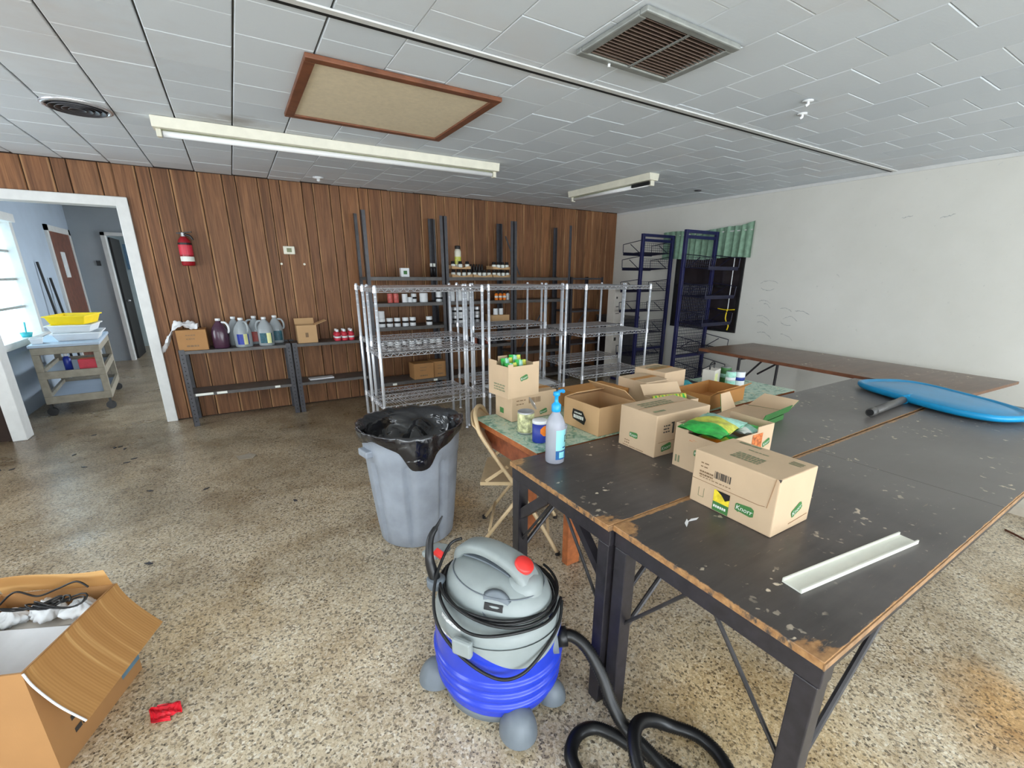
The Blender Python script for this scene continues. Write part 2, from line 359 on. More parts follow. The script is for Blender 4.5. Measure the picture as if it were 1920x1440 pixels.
M_tube = pm('tube_glass_white', (236, 236, 236), .3, var=.02)  # plain white glass of the unlit tubes
M_vent = pm('vent_grey_metal', (150, 152, 148), .45, .3, var=.15); M_ventd = pm('vent_brown_backing', (52, 40, 34), .8, var=.2); M_slat = pm('vent_brown_slat', (132, 112, 100), .5, var=.1)
M_framebr = pm('brown_frame_wood', (118, 70, 44), .5, var=.25); M_board = pm('beige_fibreboard', (226, 210, 180), .8, var=.06, scale=40)
def clear(name, rgb, alpha_mix=.6, rough=.12):
    t = NT(name); c = srgb(*rgb); t.col(c); t.set(Roughness=rough)
    tr = t.n('BsdfTransparent'); tr.inputs[0].default_value = tuple(.5 + x * .5 for x in c[:3]) + (1,)
    mx = t.n('MixShader'); mx.inputs[0].default_value = alpha_mix
    out = t.t.nodes['Material Output']; t.l(tr.outputs[0], mx.inputs[1]); t.l(t.b.outputs[0], mx.inputs[2]); t.l(mx.outputs[0], out.inputs[0]); return t.m
M_clear = clear('clear_plastic', (206, 208, 220), .5); M_jug = clear('clear_jug_plastic', (196, 204, 208), .55)
M_purple = pm('purple_liquid_plastic', (72, 44, 62), .2, var=.15); M_pane = clear('window_pane', (206, 232, 240), .25, .2)
M_darkpane = pm('dark_window_pane', (46, 40, 44), .12, var=.25, scale=6)

# flat print helpers -------------------------------------------------
_tc = {}
def text_mesh(s, size):
    k = (s, size)
    if k not in _tc:
        cu = bpy.data.curves.new('txt', 'FONT'); cu.body = s; cu.size = size; cu.align_x = 'CENTER'; cu.align_y = 'CENTER'; cu.resolution_u = 2
        o = bpy.data.objects.new('txt', cu); COL.objects.link(o); dg = bpy.context.evaluated_depsgraph_get()
        me = bpy.data.meshes.new_from_object(o.evaluated_get(dg)); bpy.data.objects.remove(o); bpy.data.curves.remove(cu)
        _tc[k] = [(tuple(v.co)) for v in me.vertices], [tuple(pp.vertices) for pp in me.polygons]; bpy.data.meshes.remove(me)
    return _tc[k]
def frame(o, u, v):
    o, u, v = Vector(o), Vector(u).normalized(), Vector(v).normalized(); n = u.cross(v)
    return lambda x, y, d=.0: tuple(o + u * x + v * y + n * (.0012 + d))
def flat(mb, fr, poly, d=0.):
    mb.add([fr(x, y, d) for x, y in poly], [tuple(range(len(poly)))]); return mb
def rect(mb, fr, x0, y0, x1, y1, d=0.): return flat(mb, fr, [(x0, y0), (x1, y0), (x1, y1), (x0, y1)], d)
def put_text(mb, fr, s, cx, cy, size, d=.0006, sx=1., slant=0.):
    vs, fs = text_mesh(s, size); mb.add([fr(cx + a * sx + b * slant, cy + b, d) for a, b, _ in vs], fs)
def logo(parent, fr, cx, cy, wd, rot=0.):
    """green pennant-shaped brand mark with white lettering"""
    h = wd * .62; g = MB()
    pts = [(-.5, -.30), (-.30, -.42), (-.28, -.34), (.34, -.42), (.5, -.30), (.5, .30), (.34, .46), (-.42, .34), (-.5, .22)]
    ca, sa = math.cos(rot), math.sin(rot); R = lambda x, y: (cx + x * ca - y * sa, cy + x * sa + y * ca)
    flat(g, fr, [R(x * wd, y * h) for x, y in pts]); lo = part(parent, 'brand_mark', g, M_pgreen)
    f2 = lambda x, y, d=0.: fr(*R(x, y), d)
    x = MB(); put_text(x, f2, 'Knorr', 0, -.02 * h, wd * .36, .0008, 1., .12); part(lo, 'lettering', x, M_pwhite)
def dashes(mb, fr, x0, y0, x1, rows, pitch, hgt, seed, lo=.006, hi=.02, gap=.004):
    rn = random.Random(seed)
    for r in range(rows):
        x = x0; y = y0 - r * pitch
        while x < x1 - lo:
            wd = rn.uniform(lo, hi); rect(mb, fr, x, y, min(x + wd, x1), y + hgt); x += wd + gap
def barcode(mb, fr, x0, y0, x1, y1, seed):
    rn = random.Random(seed); x = x0
    while x < x1: wd = rn.choice((.0015, .0025, .004)); rect(mb, fr, x, y0, x + wd, y1); x += wd + rn.choice((.0015, .002, .0035))

# ================================================================== SETTING
def wall_boxes(mb, along, a0, a1, t0, t1, z0, z1, opens):
    """wall slab along an axis with rectangular openings (a,b,zlo,zhi)"""
    def bx(p, q, c, d):
        if q - p < 1e-4 or d - c < 1e-4: return
        mb.box(p, q, t0, t1, c, d) if along == 'x' else mb.box(t0, t1, p, q, c, d)
    cur = a0
    for (a, b, c, d) in sorted(opens):
        bx(cur, a, z0, z1); bx(a, b, z0, c); bx(a, b, d, z1); cur = b
    bx(cur, a1, z0, z1); return mb
floor = struct('floor', MB().box(-3.2, 5.55, -4.7, 12.6, -.12, 0), M_floor, 'speckled beige terrazzo floor with brown dirt stains', 'floor')
DX0, DX1, DZ = -1.86, -.795, 2.085
wall_back = struct('wall_back', wall_boxes(MB(), 'x', XL - .15, XR, 5.783, 5.9, 0, 2.6, [(DX0 - .0, DX1, 0, DZ)]), [M_groove], 'back wall covered in brown grooved wood panelling', 'wall')
# planks of the panelling
edges = [-1.95, -1.733, -1.547, -1.363, -1.179, -1.076, -.871, -.762, -.612, -.504, -.357, -.137, .059, .172, .368, .47, .568, .783, .888, 1.062]
pat = [.103, .205, .109, .15, .108, .147, .22, .196, .113, .196, .102, .098, .215, .105, .174, .184]; k = 0
while edges[-1] < XR - .12: edges.append(edges[-1] + pat[k % len(pat)]); k += 1
edges[-1] = XR - .002
pmb = MB().add([(-.5, .013, 0), (.5, .013, 0), (.5, .013, 1), (-.5, .013, 1), (-.5, .006, 0), (-.47, 0, 0), (.47, 0, 0), (.5, .006, 0), (-.5, .006, 1), (-.47, 0, 1), (.47, 0, 1), (.5, .006, 1)],
               [(4, 5, 9, 8), (5, 6, 10, 9), (6, 7, 11, 10), (0, 4, 8, 3), (7, 1, 2, 11), (4, 0, 1, 7, 6, 5), (3, 8, 9, 10, 11, 2)])
plank_me = pmb.mesh('plank', M_wood)
for a, b in zip(edges, edges[1:]):
    z0 = 0.012
    if b <= DX1 + .04: z0 = DZ + .002
    elif a < DX1 + .07: a = DX1 + .0
    o = link('plank', plank_me, wall_back, ((a + b) / 2, 5.77, z0)); o.scale = (b - a - .007, 1, ZC - z0 - .004)
    if a <= DX1 + .001 and b > DX1 + .04: pass
# door casing
tr = MB(); y0, y1 = 5.738, 5.9
tr.box(DX1 - .01, DX1 + .082, y0, y1 + .01, 0, DZ + .07); tr.box(DX0 - .09, DX0 + .01, y0, y1 + .01, 0, DZ + .07); tr.box(DX0 - .09, DX1 + .082, y0 + .001, y1 + .009, DZ - .01, DZ + .072)
struct('trim_1', tr, M_trim, 'white painted casing around the open doorway', 'door frame', bevel=.006)
wall_right = struct('wall_right', wall_boxes(MB(), 'y', YB - .15, 5.783, XR, XR + .15, 0, 2.6, [(3.47, 4.5, .81, 1.95)]), M_wall, 'white painted block wall with scuff marks', 'wall')
struct('wall_left', wall_boxes(MB(), 'y', YB - .15, 5.783, XL - .15, XL, 0, 2.6, LEFT), M_wall, 'white side wall with two windows', 'wall')
struct('wall_rear', wall_boxes(MB(), 'x', XL, XR, YB - .15, YB, 0, 2.6, REAR), M_wall, 'white rear wall with wide shop windows', 'wall')
# ceiling with tiles
ceiling = struct('ceiling', MB().box(XL, XR, YB, 5.783, 2.452, 2.6), pm('ceiling_backing', (120, 118, 114), .9), 'low ceiling of white painted square fibre tiles', 'ceiling')
tmb = MB(); e = .012
tmb.add([(-.5, -.5, 1), (.5, -.5, 1), (.5, .5, 1), (-.5, .5, 1), (-.5, -.5, .22), (.5, -.5, .22), (.5, .5, .22), (-.5, .5, .22), (-.5 + e, -.5 + e, 0), (.5 - e, -.5 + e, 0), (.5 - e, .5 - e, 0), (-.5 + e, .5 - e, 0)],
        [(0, 1, 2, 3), (4, 0, 3, 7), (1, 5, 6, 2), (5, 1, 0, 4), (3, 2, 6, 7), (8, 4, 7, 11), (5, 9, 10, 6), (5, 4, 8, 9), (7, 6, 10, 11), (8, 11, 10, 9)])
tile_me = tmb.mesh('tile', M_tile); TP, TL = .31, .295; tiles = []
i = -11
while .153 + TP * i < XR:
    xa = max(.153 + TP * i, XL); xb = min(.153 + TP * (i + 1), XR)
    off = 1.02 + (0 if i % 2 == 0 else .1475) - TL * 20; j = 0
    while off + TL * j < YF:
        ya = max(off + TL * j, YB); yb = min(off + TL * (j + 1), YF); j += 1
        if yb - ya < .03 or xb - xa < .03: continue
        c = Vector(((xa + xb) / 2, (ya + yb) / 2, ZC)); d = c - Vector((0, 0, 1.5)); q = Vector((d.dot(_r), d.dot(_u), d.dot(_f)))
        vis = q.z > .1 and abs(F_PX * q.x / q.z + 15) < 1050 and abs(F_PX * q.y / q.z - 57) < 900
        tiles.append((0 if vis else 1, d.length ** 3, xa, xb, ya, yb))
    i += 1
tiles.sort(); rest = MB(); rn = random.Random(3)
def tgap(xa): return .008 if xa < .75 else .002
for n, (_, _, xa, xb, ya, yb) in enumerate(tiles):
    ga, gb = tgap(xa) / 2, tgap(xb) / 2; x0, x1 = xa + ga, xb - gb; y0, y1 = ya + .0012, yb - .0012; z = ZC + rn.uniform(0, .0025)
    if n < 300:
        o = link('tile', tile_me, ceiling, ((x0 + x1) / 2, (y0 + y1) / 2, z)); o.scale = (x1 - x0, y1 - y0, .012)
    else: rest.box(x0, x1, y0, y1, z, z + .012)
part(ceiling, 'tile', rest, M_tile, kind='stuff')
# batten across the ceiling
b = MB(); b.box(XL, XR, 2.092, 2.124, ZC - .007, ZC); b.mat(1).box(XL, XR, 2.124, 2.150, ZC - .005, ZC)  # near-black strip on the far side is the batten's shadow, painted
struct('trim_2', b, [M_trim, M_dark], 'white ceiling batten with a painted shadow strip running across the room', 'trim')
struct('trim_3', MB().box(XR - .012, XR, YB, YF, ZC - .03, ZC), M_trim, 'thin white moulding where ceiling meets white wall', 'trim')
struct('trim_4', MB().box(4.19, XR, -1.4, .70, 0, .06), pm('pale_slab', (216, 206, 190), .7), 'pale low slab along the white wall', 'curb')  # slab standing in for an unidentified pale strip near the floor
# kitchen shell beyond the doorway
struct('wall_kitchen_left', wall_boxes(MB(), 'y', 5.9, 12.4, -2.26, -2.12, 0, 2.6, [KWIN]), M_kwall, 'pale blue kitchen wall with a window beyond the doorway', 'wall')
struct('wall_kitchen_back', wall_boxes(MB(), 'x', -2.12, 1.5, 10.4, 10.5, 0, 2.6, [(-1.70, -.9, 0, 2.09)]), M_kfar, 'grey kitchen wall seen through the doorway', 'wall')
struct('wall_kitchen_right', wall_boxes(MB(), 'y', 5.9, 12.4, 1.5, 1.6, 0, 2.6, KFILL), M_kfar, 'grey right wall of the kitchen', 'wall')
struct('wall_hall_back', MB().box(-2.12, 1.5, 12.3, 12.4, 0, 2.6), pm('pale_green_block', (206, 216, 214), .6, var=.08, scale=4), 'pale block wall at the end of the hall', 'wall')
struct('ceiling_kitchen', MB().box(-2.26, 1.6, 5.9, 12.4, 2.5, 2.6), M_kfar, 'grey kitchen ceiling', 'ceiling')
# kitchen window
wa, wb, wc, wd = KWIN
kw = MB(); X0, X1 = -2.27, -2.095
for (a, b_, c_, d_) in ((wa - .07, wa + .02, wc - .05, wd + .07), (wb - .02, wb + .07, wc - .05, wd + .07), (wa, wb, wd - .02, wd + .07), (wa - .1, wb + .1, wc - .06, wc + .01)):
    kw.box(X0, X1 + (.05 if d_ - c_ < .1 else 0), a, b_, c_, d_)
win1 = struct('window_1', kw, M_trim, 'kitchen window with stacked horizontal panes beside the cart', 'window', bevel=.004)
for k in range(4):
    z0 = wc + .01 + k * (wd - wc - .03) / 4; z1 = z0 + (wd - wc - .03) / 4
    part(win1, 'pane', MB().box(-2.2, -2.194, wa + .03, wb - .03, z0 + .012, z1 - .012), M_pane)
    s_ = MB(); s_.box(-2.215, -2.175, wa + .02, wb - .02, z1 - .014, z1 + .012); part(win1, 'sash_bar', s_, M_vent)
# door in kitchen left wall
kd = MB()
for (a, b_, c_, d_) in ((9.14, 9.22, 0, 2.13), (10.2, 10.28, 0, 2.13), (9.14, 10.28, 2.05, 2.13)): kd.box(-2.12, -2.09, a, b_, c_, d_)
door1 = struct('door_1', kd, M_trim, 'brown wood door with small bright pane in the kitchen wall', 'door')
part(door1, 'door_leaf', MB().box(-2.118, -2.1, 9.22, 10.2, .01, 2.05), M_doorb)
part(door1, 'pane', MB().box(-2.1, -2.094, 9.52, 9.72, 1.42, 1.78), pm('bright_door_pane', (240, 246, 250), .2))
# far door opening
kd = MB(); kd.box(-1.745, -1.69, 10.36, 10.5, 0, 2.13); kd.box(-1.745, -.85, 10.36, 10.5, 2.08, 2.13)
struct('trim_5', kd, M_trim, 'white jamb of the far hall doorway', 'door frame')
kd = MB(); kd.box(-1.685, -1.655, 10.52, 11.3, .01, 2.06); d2 = struct('door_2', kd, M_dark, 'dark door edge standing open in the far hall', 'door')
part(d2, 'door_knob', MB().lathe([(.001, 0), (.03, .01), (.03, .03), (.001, .045)], 10, (-1.62, 10.6, 1.0)), M_tin, True)
# rear and side window frames (behind the camera)
rf = MB()
for (a, b_, c_, d_) in REAR:
    rf.box(a, a + .05, YB - .1, YB - .04, c_, d_); rf.box(b_ - .05, b_, YB - .1, YB - .04, c_, d_); rf.box((a + b_) / 2 - .02, (a + b_) / 2 + .02, YB - .1, YB - .04, c_, d_)
struct('window_2', rf, M_vent, 'metal framed shop windows in the rear wall', 'window')
rf = MB()
for (a, b_, c_, d_) in LEFT:
    rf.box(XL - .1, XL - .04, a, a + .05, c_, d_); rf.box(XL - .1, XL - .04, b_ - .05, b_, c_, d_); rf.box(XL - .1, XL - .04, a, b_, (c_ + d_) / 2 - .02, (c_ + d_) / 2 + .02)
struct('window_3', rf, M_vent, 'metal framed windows in the side wall', 'window')
# dark window in the white wall
dw = MB(); X0, X1 = XR - .02, XR + .06
for (a, b_, c_, d_) in ((3.47, 3.50, .81, 1.95), (4.47, 4.5, .81, 1.95), (3.5, 4.47, 1.92, 1.95), (3.5, 4.47, .81, .84), (3.5, 4.47, 1.36, 1.385)): dw.box(X0, X1, a, b_, c_, d_)
win4 = struct('window_4', dw, M_black, 'dark window behind the blue racks in the white wall', 'window')
part(win4, 'pane', MB().box(XR + .03, XR + .036, 3.5, 4.47, .84, 1.36), M_darkpane); part(win4, 'pane', MB().box(XR + .03, XR + .036, 3.5, 4.47, 1.385, 1.92), M_darkpane)
part(win4, 'cord', MB().tube([(XR - .03, 3.60, 1.72), (XR - .03, 3.60, 1.1)], .005, 6), M_white)
ys = MB().tube(spline([(XR - .035, 3.74, 1.1), (XR - .035, 3.62, 1.09), (XR - .035, 3.5, 1.1)]), .006, 6); ys.tube(spline([(XR - .035, 3.6, 1.1), (XR - .035, 3.61, .98), (XR - .035, 3.56, .9), (XR - .035, 3.57, .84)]), .008, 6)
solo('strap', ys, M_yellow, 'yellow strap hanging at the corner of the dark window', 'strap', smooth=True)
# scuffs on the white wall
sm_ = MB(); rn = random.Random(11)
def scuff(y0, z0, y1, z1, bow):
    n = 10; X = XR - .0012
    pts = [(y0 + (y1 - y0) * k / n, z0 + (z1 - z0) * k / n + bow * math.sin(PI * k / n) + rn.uniform(-.005, .005)) for k in range(n + 1)]
    vs = []; [vs.extend([(X, y, z - .002 - rn.uniform(0, .004)), (X, y, z + .001 + rn.uniform(0, .004))]) for y, z in pts]
    sm_.add(vs, [(2 * k, 2 * k + 1, 2 * k + 3, 2 * k + 2) for k in range(n)])
for (a, b_, c_, d_, e_) in ((3.24, 1.42, 3.03, 1.43, .03), (3.22, 1.37, 3.06, 1.37, -.03), (3.22, 1.22, 3.08, 1.20, .02), (3.16, 1.19, 3.07, 1.14, .02), (3.22, 1.04, 3.05, 1.0, .03), (3.2, .97, 3.06, .93, .02), (3.18, .85, 3.0, .80, .03),
                            (2.95, 1.15, 2.82, 1.12, .02), (2.78, 1.13, 2.62, 1.10, .02), (2.90, 1.03, 2.74, 1.02, .04), (2.92, 1.0, 2.8, .97, -.02), (2.9, .86, 2.75, .80, .02), (2.43, 1.53, 2.40, 1.50, 0), (1.98, 2.02, 1.9, 2.04, 0), (1.7, 2.0, 1.6, 2.02, 0)): scuff(a, b_, c_, d_, e_)
part(wall_right, 'scuff_marks', sm_, pm('grey_scuff', (184, 184, 180), .8, var=.3, scale=60), label='grey scuffs and chipped paint')

# ================================================================== CEILING THINGS
ap = thing('access_panel', 'beige fibreboard ceiling panel in a brown wood frame', 'panel', (.92, 2.975, ZC))
part(ap, 'board', MB().box(-.45, .45, -.42, .42, -.012, -.0005), M_board)
for (a, b_, c_, d_) in ((-.5, .5, -.465, -.415), (-.5, .5, .415, .465), (-.5, -.45, -.415, .415), (.45, .5, -.415, .415)):
    part(ap, 'frame_strip', MB().box(a, b_, c_, d_, -.022, -.0005), M_framebr, bevel=.004)
rv = thing('return_vent', 'large grey louvred return air grille in the ceiling', 'vent', (1.697, 1.652, ZC))
part(rv, 'backing', MB().box(-.23, .23, -.16, .16, -.003, -.0005), M_ventd)
for (a, b_, c_, d_) in ((-.278, .278, -.208, -.168), (-.278, .278, .168, .208), (-.278, -.238, -.168, .168), (.238, .278, -.168, .168)):
    part(rv, 'frame', MB().box(a, b_, c_, d_, -.022, -.0005), M_vent, bevel=.006)
for k in range(15):
    y = -.155 + k * .0222; part(rv, 'louvre', MB().bar((-.238, y, -.012), (.238, y, -.012), .017, .0016, (0, -1, .8)), M_slat)
part(rv, 'rib', MB().box(-.006, .006, -.168, .168, -.021, -.017), M_vent); part(rv, 'latch', MB().cyl((-.1, .19, -.034), (-.1, .19, -.02), .006, 8), M_white)
rd = thing('ceiling_diffuser', 'round dark ceiling air diffuser with concentric rings', 'vent', (-.63, 4.0, ZC))
part(rd, 'flange', MB().lathe([(.165, 0), (.165, -.008), (.145, -.014), (.14, -.002)], 32, capb=False, capt=False), M_chrome, True)
part(rd, 'bowl', MB().lathe([(.142, -.002), (.1, -.0005), (.001, -.0005)], 32, capb=False, capt=False), M_dark)
for r in (.115, .085, .055, .025): part(rd, 'ring', MB().lathe([(r, -.004), (r + .018, -.02), (r + .014, -.02), (r - .003, -.004)], 32, capb=False, capt=False), M_steel, True)
def strip_light(name, label, loc, rz, L):
    o = thing(name, label, 'light fixture', loc, rz, 'bare tube strip lights on the ceiling')
    part(o, 'channel', MB().prism([(-.065, 0), (.065, 0), (.052, -.062), (-.052, -.062)], 0, L), M_cream, loc=(0, 0, 0), rot=(PI / 2, 0, PI / 2), bevel=.003)
    t_ = MB(); t_.cyl((.05, 0, -.085), (L - .05, 0, -.085), .0185, 14); part(o, 'tube', t_, M_tube, True)
    for x in (.028, L - .028): part(o, 'lampholder', MB().box(x - .014, x + .014, -.022, .022, -.108, -.0625), M_cream, bevel=.004)
    s_ = MB(); s_.box(.03, L - .03, -.006, .006, -.067, -.0625); part(o, 'slot', s_, M_pgrey); return o
strip_light('strip_light', 'long cream strip light with a single bare tube near the framed panel', (-.285, 3.99, ZC - .0006), -.03, 2.44)
strip_light('strip_light', 'short cream strip light near the corner of wood and white walls', (3.575, 3.38, ZC - .0006), PI / 2 + .01, 1.26)
part(bpy.data.objects['strip_light.001'], 'scorched_end', MB().box(.03, .26, .018, .04, -.098, -.07), M_dark)
for (x, y, lb) in ((2.87, 1.63, 'small white plastic ceiling hook nearer the grille'), (3.06, 1.76, 'small white plastic ceiling hook with a dark hole nearer the batten')):
    h = MB(); h.cyl((x, y, ZC - .006), (x, y, ZC - .0005), .028, 12); h.tube(spline([(x, y, ZC - .005), (x + .006, y, ZC - .016), (x - .006, y + .006, ZC - .026)]), .007, 8)
    solo('ceiling_hook', h, M_white, lb, 'hook', 'white hooks on the ceiling', smooth=True)
solo('sprinkler', MB().lathe([(.055, -.0005), (.05, -.012), (.018, -.014), (.016, -.035), (.001, -.04)], 16, (.9, 5.4, ZC)), M_white, 'small white round fitting on the ceiling by the wood wall', 'ceiling fitting', smooth=True)
solo('ceiling_plug', MB().lathe([(.04, -.0005), (.035, -.008), (.001, -.01)], 14, (4.68, 3.75, ZC)), M_steel, 'small dark round plug in the ceiling by the white wall', 'ceiling fitting', smooth=True)

# ================================================================== THINGS ON THE WOOD WALL
fe = thing('fire_extinguisher', 'red fire extinguisher hanging on the wood panelling', 'extinguisher', (-.345, 5.70, 1.565))
part(fe, 'cylinder', MB().lathe([(.05, 0), (.056, .01), (.056, .2), (.05, .235), (.03, .26), (.022, .27)], 20), M_red, True)
part(fe, 'band', MB().lathe([(.0572, .195), (.0572, .212)], 20, capb=False, capt=False), M_pblack)
part(fe, 'instruction_label', MB().lathe([(.0572, .10), (.0572, .19)], 20, capb=False, capt=False), M_redl); part(fe, 'tag_label', MB().lathe([(.0572, .04), (.0572, .085)], 20, capb=False, capt=False), M_pwhite)
part(fe, 'valve', MB().cyl((0, 0, .265), (0, 0, .305), .018, 10), M_tin); part(fe, 'handle', MB().bar((-.03, 0, .302), (.075, -.02, .312), .02, .008).bar((-.05, 0, .30), (0, 0, .292), .016, .01), M_black)
part(fe, 'hose', MB().tube(spline([(.01, -.01, .29), (.055, -.03, .275), (.075, -.035, .24)]), .009, 8), M_black, True)
part(fe, 'bracket', MB().box(-.02, .02, .05, .066, .2, .3), M_steel)
th = thing('thermostat', 'small white thermostat on the wood panelling', 'thermostat', (.575, 5.748, 1.74))
part(th, 'case', MB().box(-.057, .057, -.005, .02, -.042, .042), M_cream, bevel=.008); part(th, 'screen', MB().box(-.024, .024, -.0075, -.005, -.02, .022), M_pgrey)
for x in (.482, .711): solo('wall_anchor', MB().cyl((x, 5.755, 1.598), (x, 5.77, 1.598), .012, 8), M_cream, 'pale plastic anchor in the panelling below the thermostat, %s one' % ('left' if x < .5 else 'right'), 'wall anchor', 'anchors under the thermostat')

# ================================================================== LOW STEEL SHELF
def lpost(mb, x, y, z0, z1, sx, sy, wd=.038):
    mb.box(min(x, x + sx * wd), max(x, x + sx * wd), min(y, y + sy * .003), max(y, y + sy * .003), z0, z1); mb.box(min(x, x + sx * .003), max(x, x + sx * .003), min(y, y + sy * wd), max(y, y + sy * wd), z0, z1)
def low_shelf(x0, x1, label):
    o = thing('low_shelf', label, 'shelf', ((x0 + x1) / 2, 5.42, 0), 0, 'low grey steel shelves along the wood wall'); L = (x1 - x0) / 2; D = .325
    for z in (.735, .305):
        b = MB(); b.box(-L + .004, L - .004, .004, D - .004, z + .018, z + .03); b.box(-L + .004, L - .004, .004, .010, z, z + .018); b.box(-L + .004, L - .004, D - .010, D - .004, z, z + .018); part(o, 'shelf_board', b, M_steel2)
    for (x, sx) in ((-L, 1), (L, -1)):
        for (y, sy) in ((0, 1), (D, -1)):
            b = MB(); lpost(b, x, y, 0, .78, sx, sy, .05); part(o, 'post', b, M_steel)
            if y == 0:
                h = MB()
                for k in range(18): h.cyl((x + sx * .025, -.0008, .05 + k * .04), (x + sx * .025, .0005, .05 + k * .04), .006, 6)
                part(o, 'post_holes', h, M_dark)
    return o
low_shelf(-.555, .43, 'low grey steel shelf unit holding the gallon jugs'); low_shelf(.44, 1.262, 'low grey steel shelf unit holding the red bottles and open carton')
# ================================================================== TALL STEEL SHELVES
SZ = [1.445, 1.155, .88, .592, .225]; SH = .022
xs = [1.27, 2.205, 3.165, 4.105]
tall_lab = ['tall dark steel shelving unit nearest the doorway', 'tall dark steel shelving unit with trays of jars on top', 'tall dark steel shelving unit with a leaning brace']
for k in range(3):
    x0, x1 = xs[k], xs[k + 1] - .012; L = (x1 - x0) / 2; D = .38
    o = thing('tall_shelf', tall_lab[k], 'shelf', ((x0 + x1) / 2, 5.3, 0), 0, 'tall steel shelving units along the wood wall')
    for z in (SZ if k < 2 else [SZ[0], SZ[1], .75, .45, .1]):
        b = MB(); b.box(-L + .004, L - .004, .004, D - .004, z + SH - .008, z + SH); b.box(-L + .004, L - .004, .004, .01, z - .016, z + SH - .008); b.box(-L + .004, L - .004, D - .01, D - .004, z - .016, z + SH - .008); part(o, 'shelf_board', b, M_steel2)
    for (x, sx) in ((-L, 1), (L, -1)):
        for (y, sy) in ((0, 1), (D, -1)):
            b = MB(); lpost(b, x, y, 0, 2.15, sx, sy, .04); part(o, 'post', b, M_steel)
    if k == 2:
        part(o, 'brace', MB().bar((L - .85, D - .015, 2.0), (L - .62, D - .015, 1.5), .02, .004, (0, 1, 0)), M_steel); part(o, 'brace', MB().bar((-L + .1, D - .02, .12), (L - .1, D - .02, 1.15), .022, .004, (0, 1, 0)), M_steel)
o = thing('stub_shelf', 'short black steel shelf unit beside the white upright carton', 'shelf', (4.41, 5.3, 0)); L = .305
for z in (1.44, .98, .5, .1): part(o, 'shelf_board', MB().box(-L + .004, L - .004, .004, .376, z, z + .022), M_steel)
for x, sx in ((-L, 1), (L, -1)):
    for y, sy in ((0, 1), (.38, -1)): b = MB(); lpost(b, x, y, 0, 1.475, sx, sy, .04); part(o, 'post', b, M_black_leg)
part(o, 'brace', MB().bar((-L + .03, .365, .15), (L - .03, .365, .95), .022, .004, (0, 1, 0)), M_steel)

# ---------------------------------------------------------------- goods on the shelves
def lathe_item(name, prof_mats, loc, label, cat, group, n=14):
    mb = MB(); mats = []
    for prof, m in prof_mats:
        if m not in mats: mats.append(m)
        mb.mat(mats.index(m)).lathe(prof, n)
    o = link(name, mb.mesh(name, mats, True), None, loc); return tag(o, label, cat, group)
def can(loc, r, h, ml, label, group, lid=None, band=None):
    pm_ = [([(r * .97, 0), (r, .004), (r, h - .004), (r * .97, h)], ml), ([(r * .93, h), (r * .93, h + .001)], lid or M_tin)]
    if band: pm_.append(([(r * 1.012, h * .38), (r * 1.012, h * .62)], band))
    return lathe_item('can', pm_, loc, label, 'can', group)
def copy_item(o, loc, label):
    c = o.copy(); COL.objects.link(c); c.location = loc; c['label'] = label; return c
T = [z + SH + .0006 for z in SZ]; YI = 5.40
words = ['first', 'second', 'third', 'fourth', 'fifth', 'sixth', 'seventh', 'eighth', 'ninth', 'tenth', 'eleventh', 'twelfth']
# top shelf
c0 = thing('small_carton', 'small white and green carton alone on the top tall shelf', 'carton', (1.735, 5.42, T[0]))
part(c0, 'body', MB().box(-.05, .05, -.03, .03, 0, .1), M_white, bevel=.004); part(c0, 'green_panel', MB().box(-.02, .022, -.0312, -.03, .03, .07), M_pgreen); part(c0, 'dark_panel', MB().box(.0505, .052, -.03, .03, .02, .09), M_pblack)
def jar_tray(x0, x1, z, lid, label):
    o = thing('carton_tray', label, 'tray', ((x0 + x1) / 2, 5.41, z), 0, 'cardboard trays on the top tall shelf'); L = (x1 - x0) / 2 - .004
    part(o, 'base', MB().box(-L, L, -.07, .12, 0, .004), M_card2)
    f = MB(); n = 12; zt = lambda u: .032 - .018 * math.sin(PI * min(max((u - .15) / .7, 0), 1))
    f.add([(-L + 2 * L * k / n, -.071, 0) for k in range(n + 1)] + [(-L + 2 * L * k / n, -.071, zt(k / n)) for k in range(n + 1)] + [(-L + 2 * L * k / n, -.068, 0) for k in range(n + 1)] + [(-L + 2 * L * k / n, -.068, zt(k / n)) for k in range(n + 1)],
          [(k, k + 1, n + 2 + k, n + 1 + k) for k in range(n)] + [(2 * n + 3 + k, 2 * n + 2 + k, 3 * n + 3 + k, 3 * n + 4 + k) for k in range(n)] + [(n + 1 + k, n + 2 + k, 3 * n + 4 + k, 3 * n + 3 + k) for k in range(n)])
    part(o, 'front_wall', f, M_card2); part(o, 'side_wall', MB().box(-L, -L + .003, -.07, .12, .004, .032), M_card2); part(o, 'side_wall', MB().box(L - .003, L, -.07, .12, .004, .032), M_card2); part(o, 'back_wall', MB().box(-L, L, .118, .121, .004, .045), M_card2)
    return o
jp = [([(.024, 0), (.026, .004), (.026, .06), (.02, .07)], M_pblack), ([(.0266, .012), (.0266, .052)], M_pwhite), ([(.021, .07), (.022, .072), (.022, .084), (.02, .086)], M_dark)]
jar0 = None; nj = 0
def jars(xlist, z, tray):
    global jar0, nj
    for i, x in enumerate(xlist):
        lb = '%s small white-labelled jar from the left in the %s' % (words[i], tray)
        for yo in (0,):
            if jar0 is None: jar0 = lathe_item('jar', jp, (x, 5.375, z + .0045), lb, 'jar', 'jars in trays on the top tall shelf', 12)
            else: copy_item(jar0, (x, 5.375, z + .0045), lb)
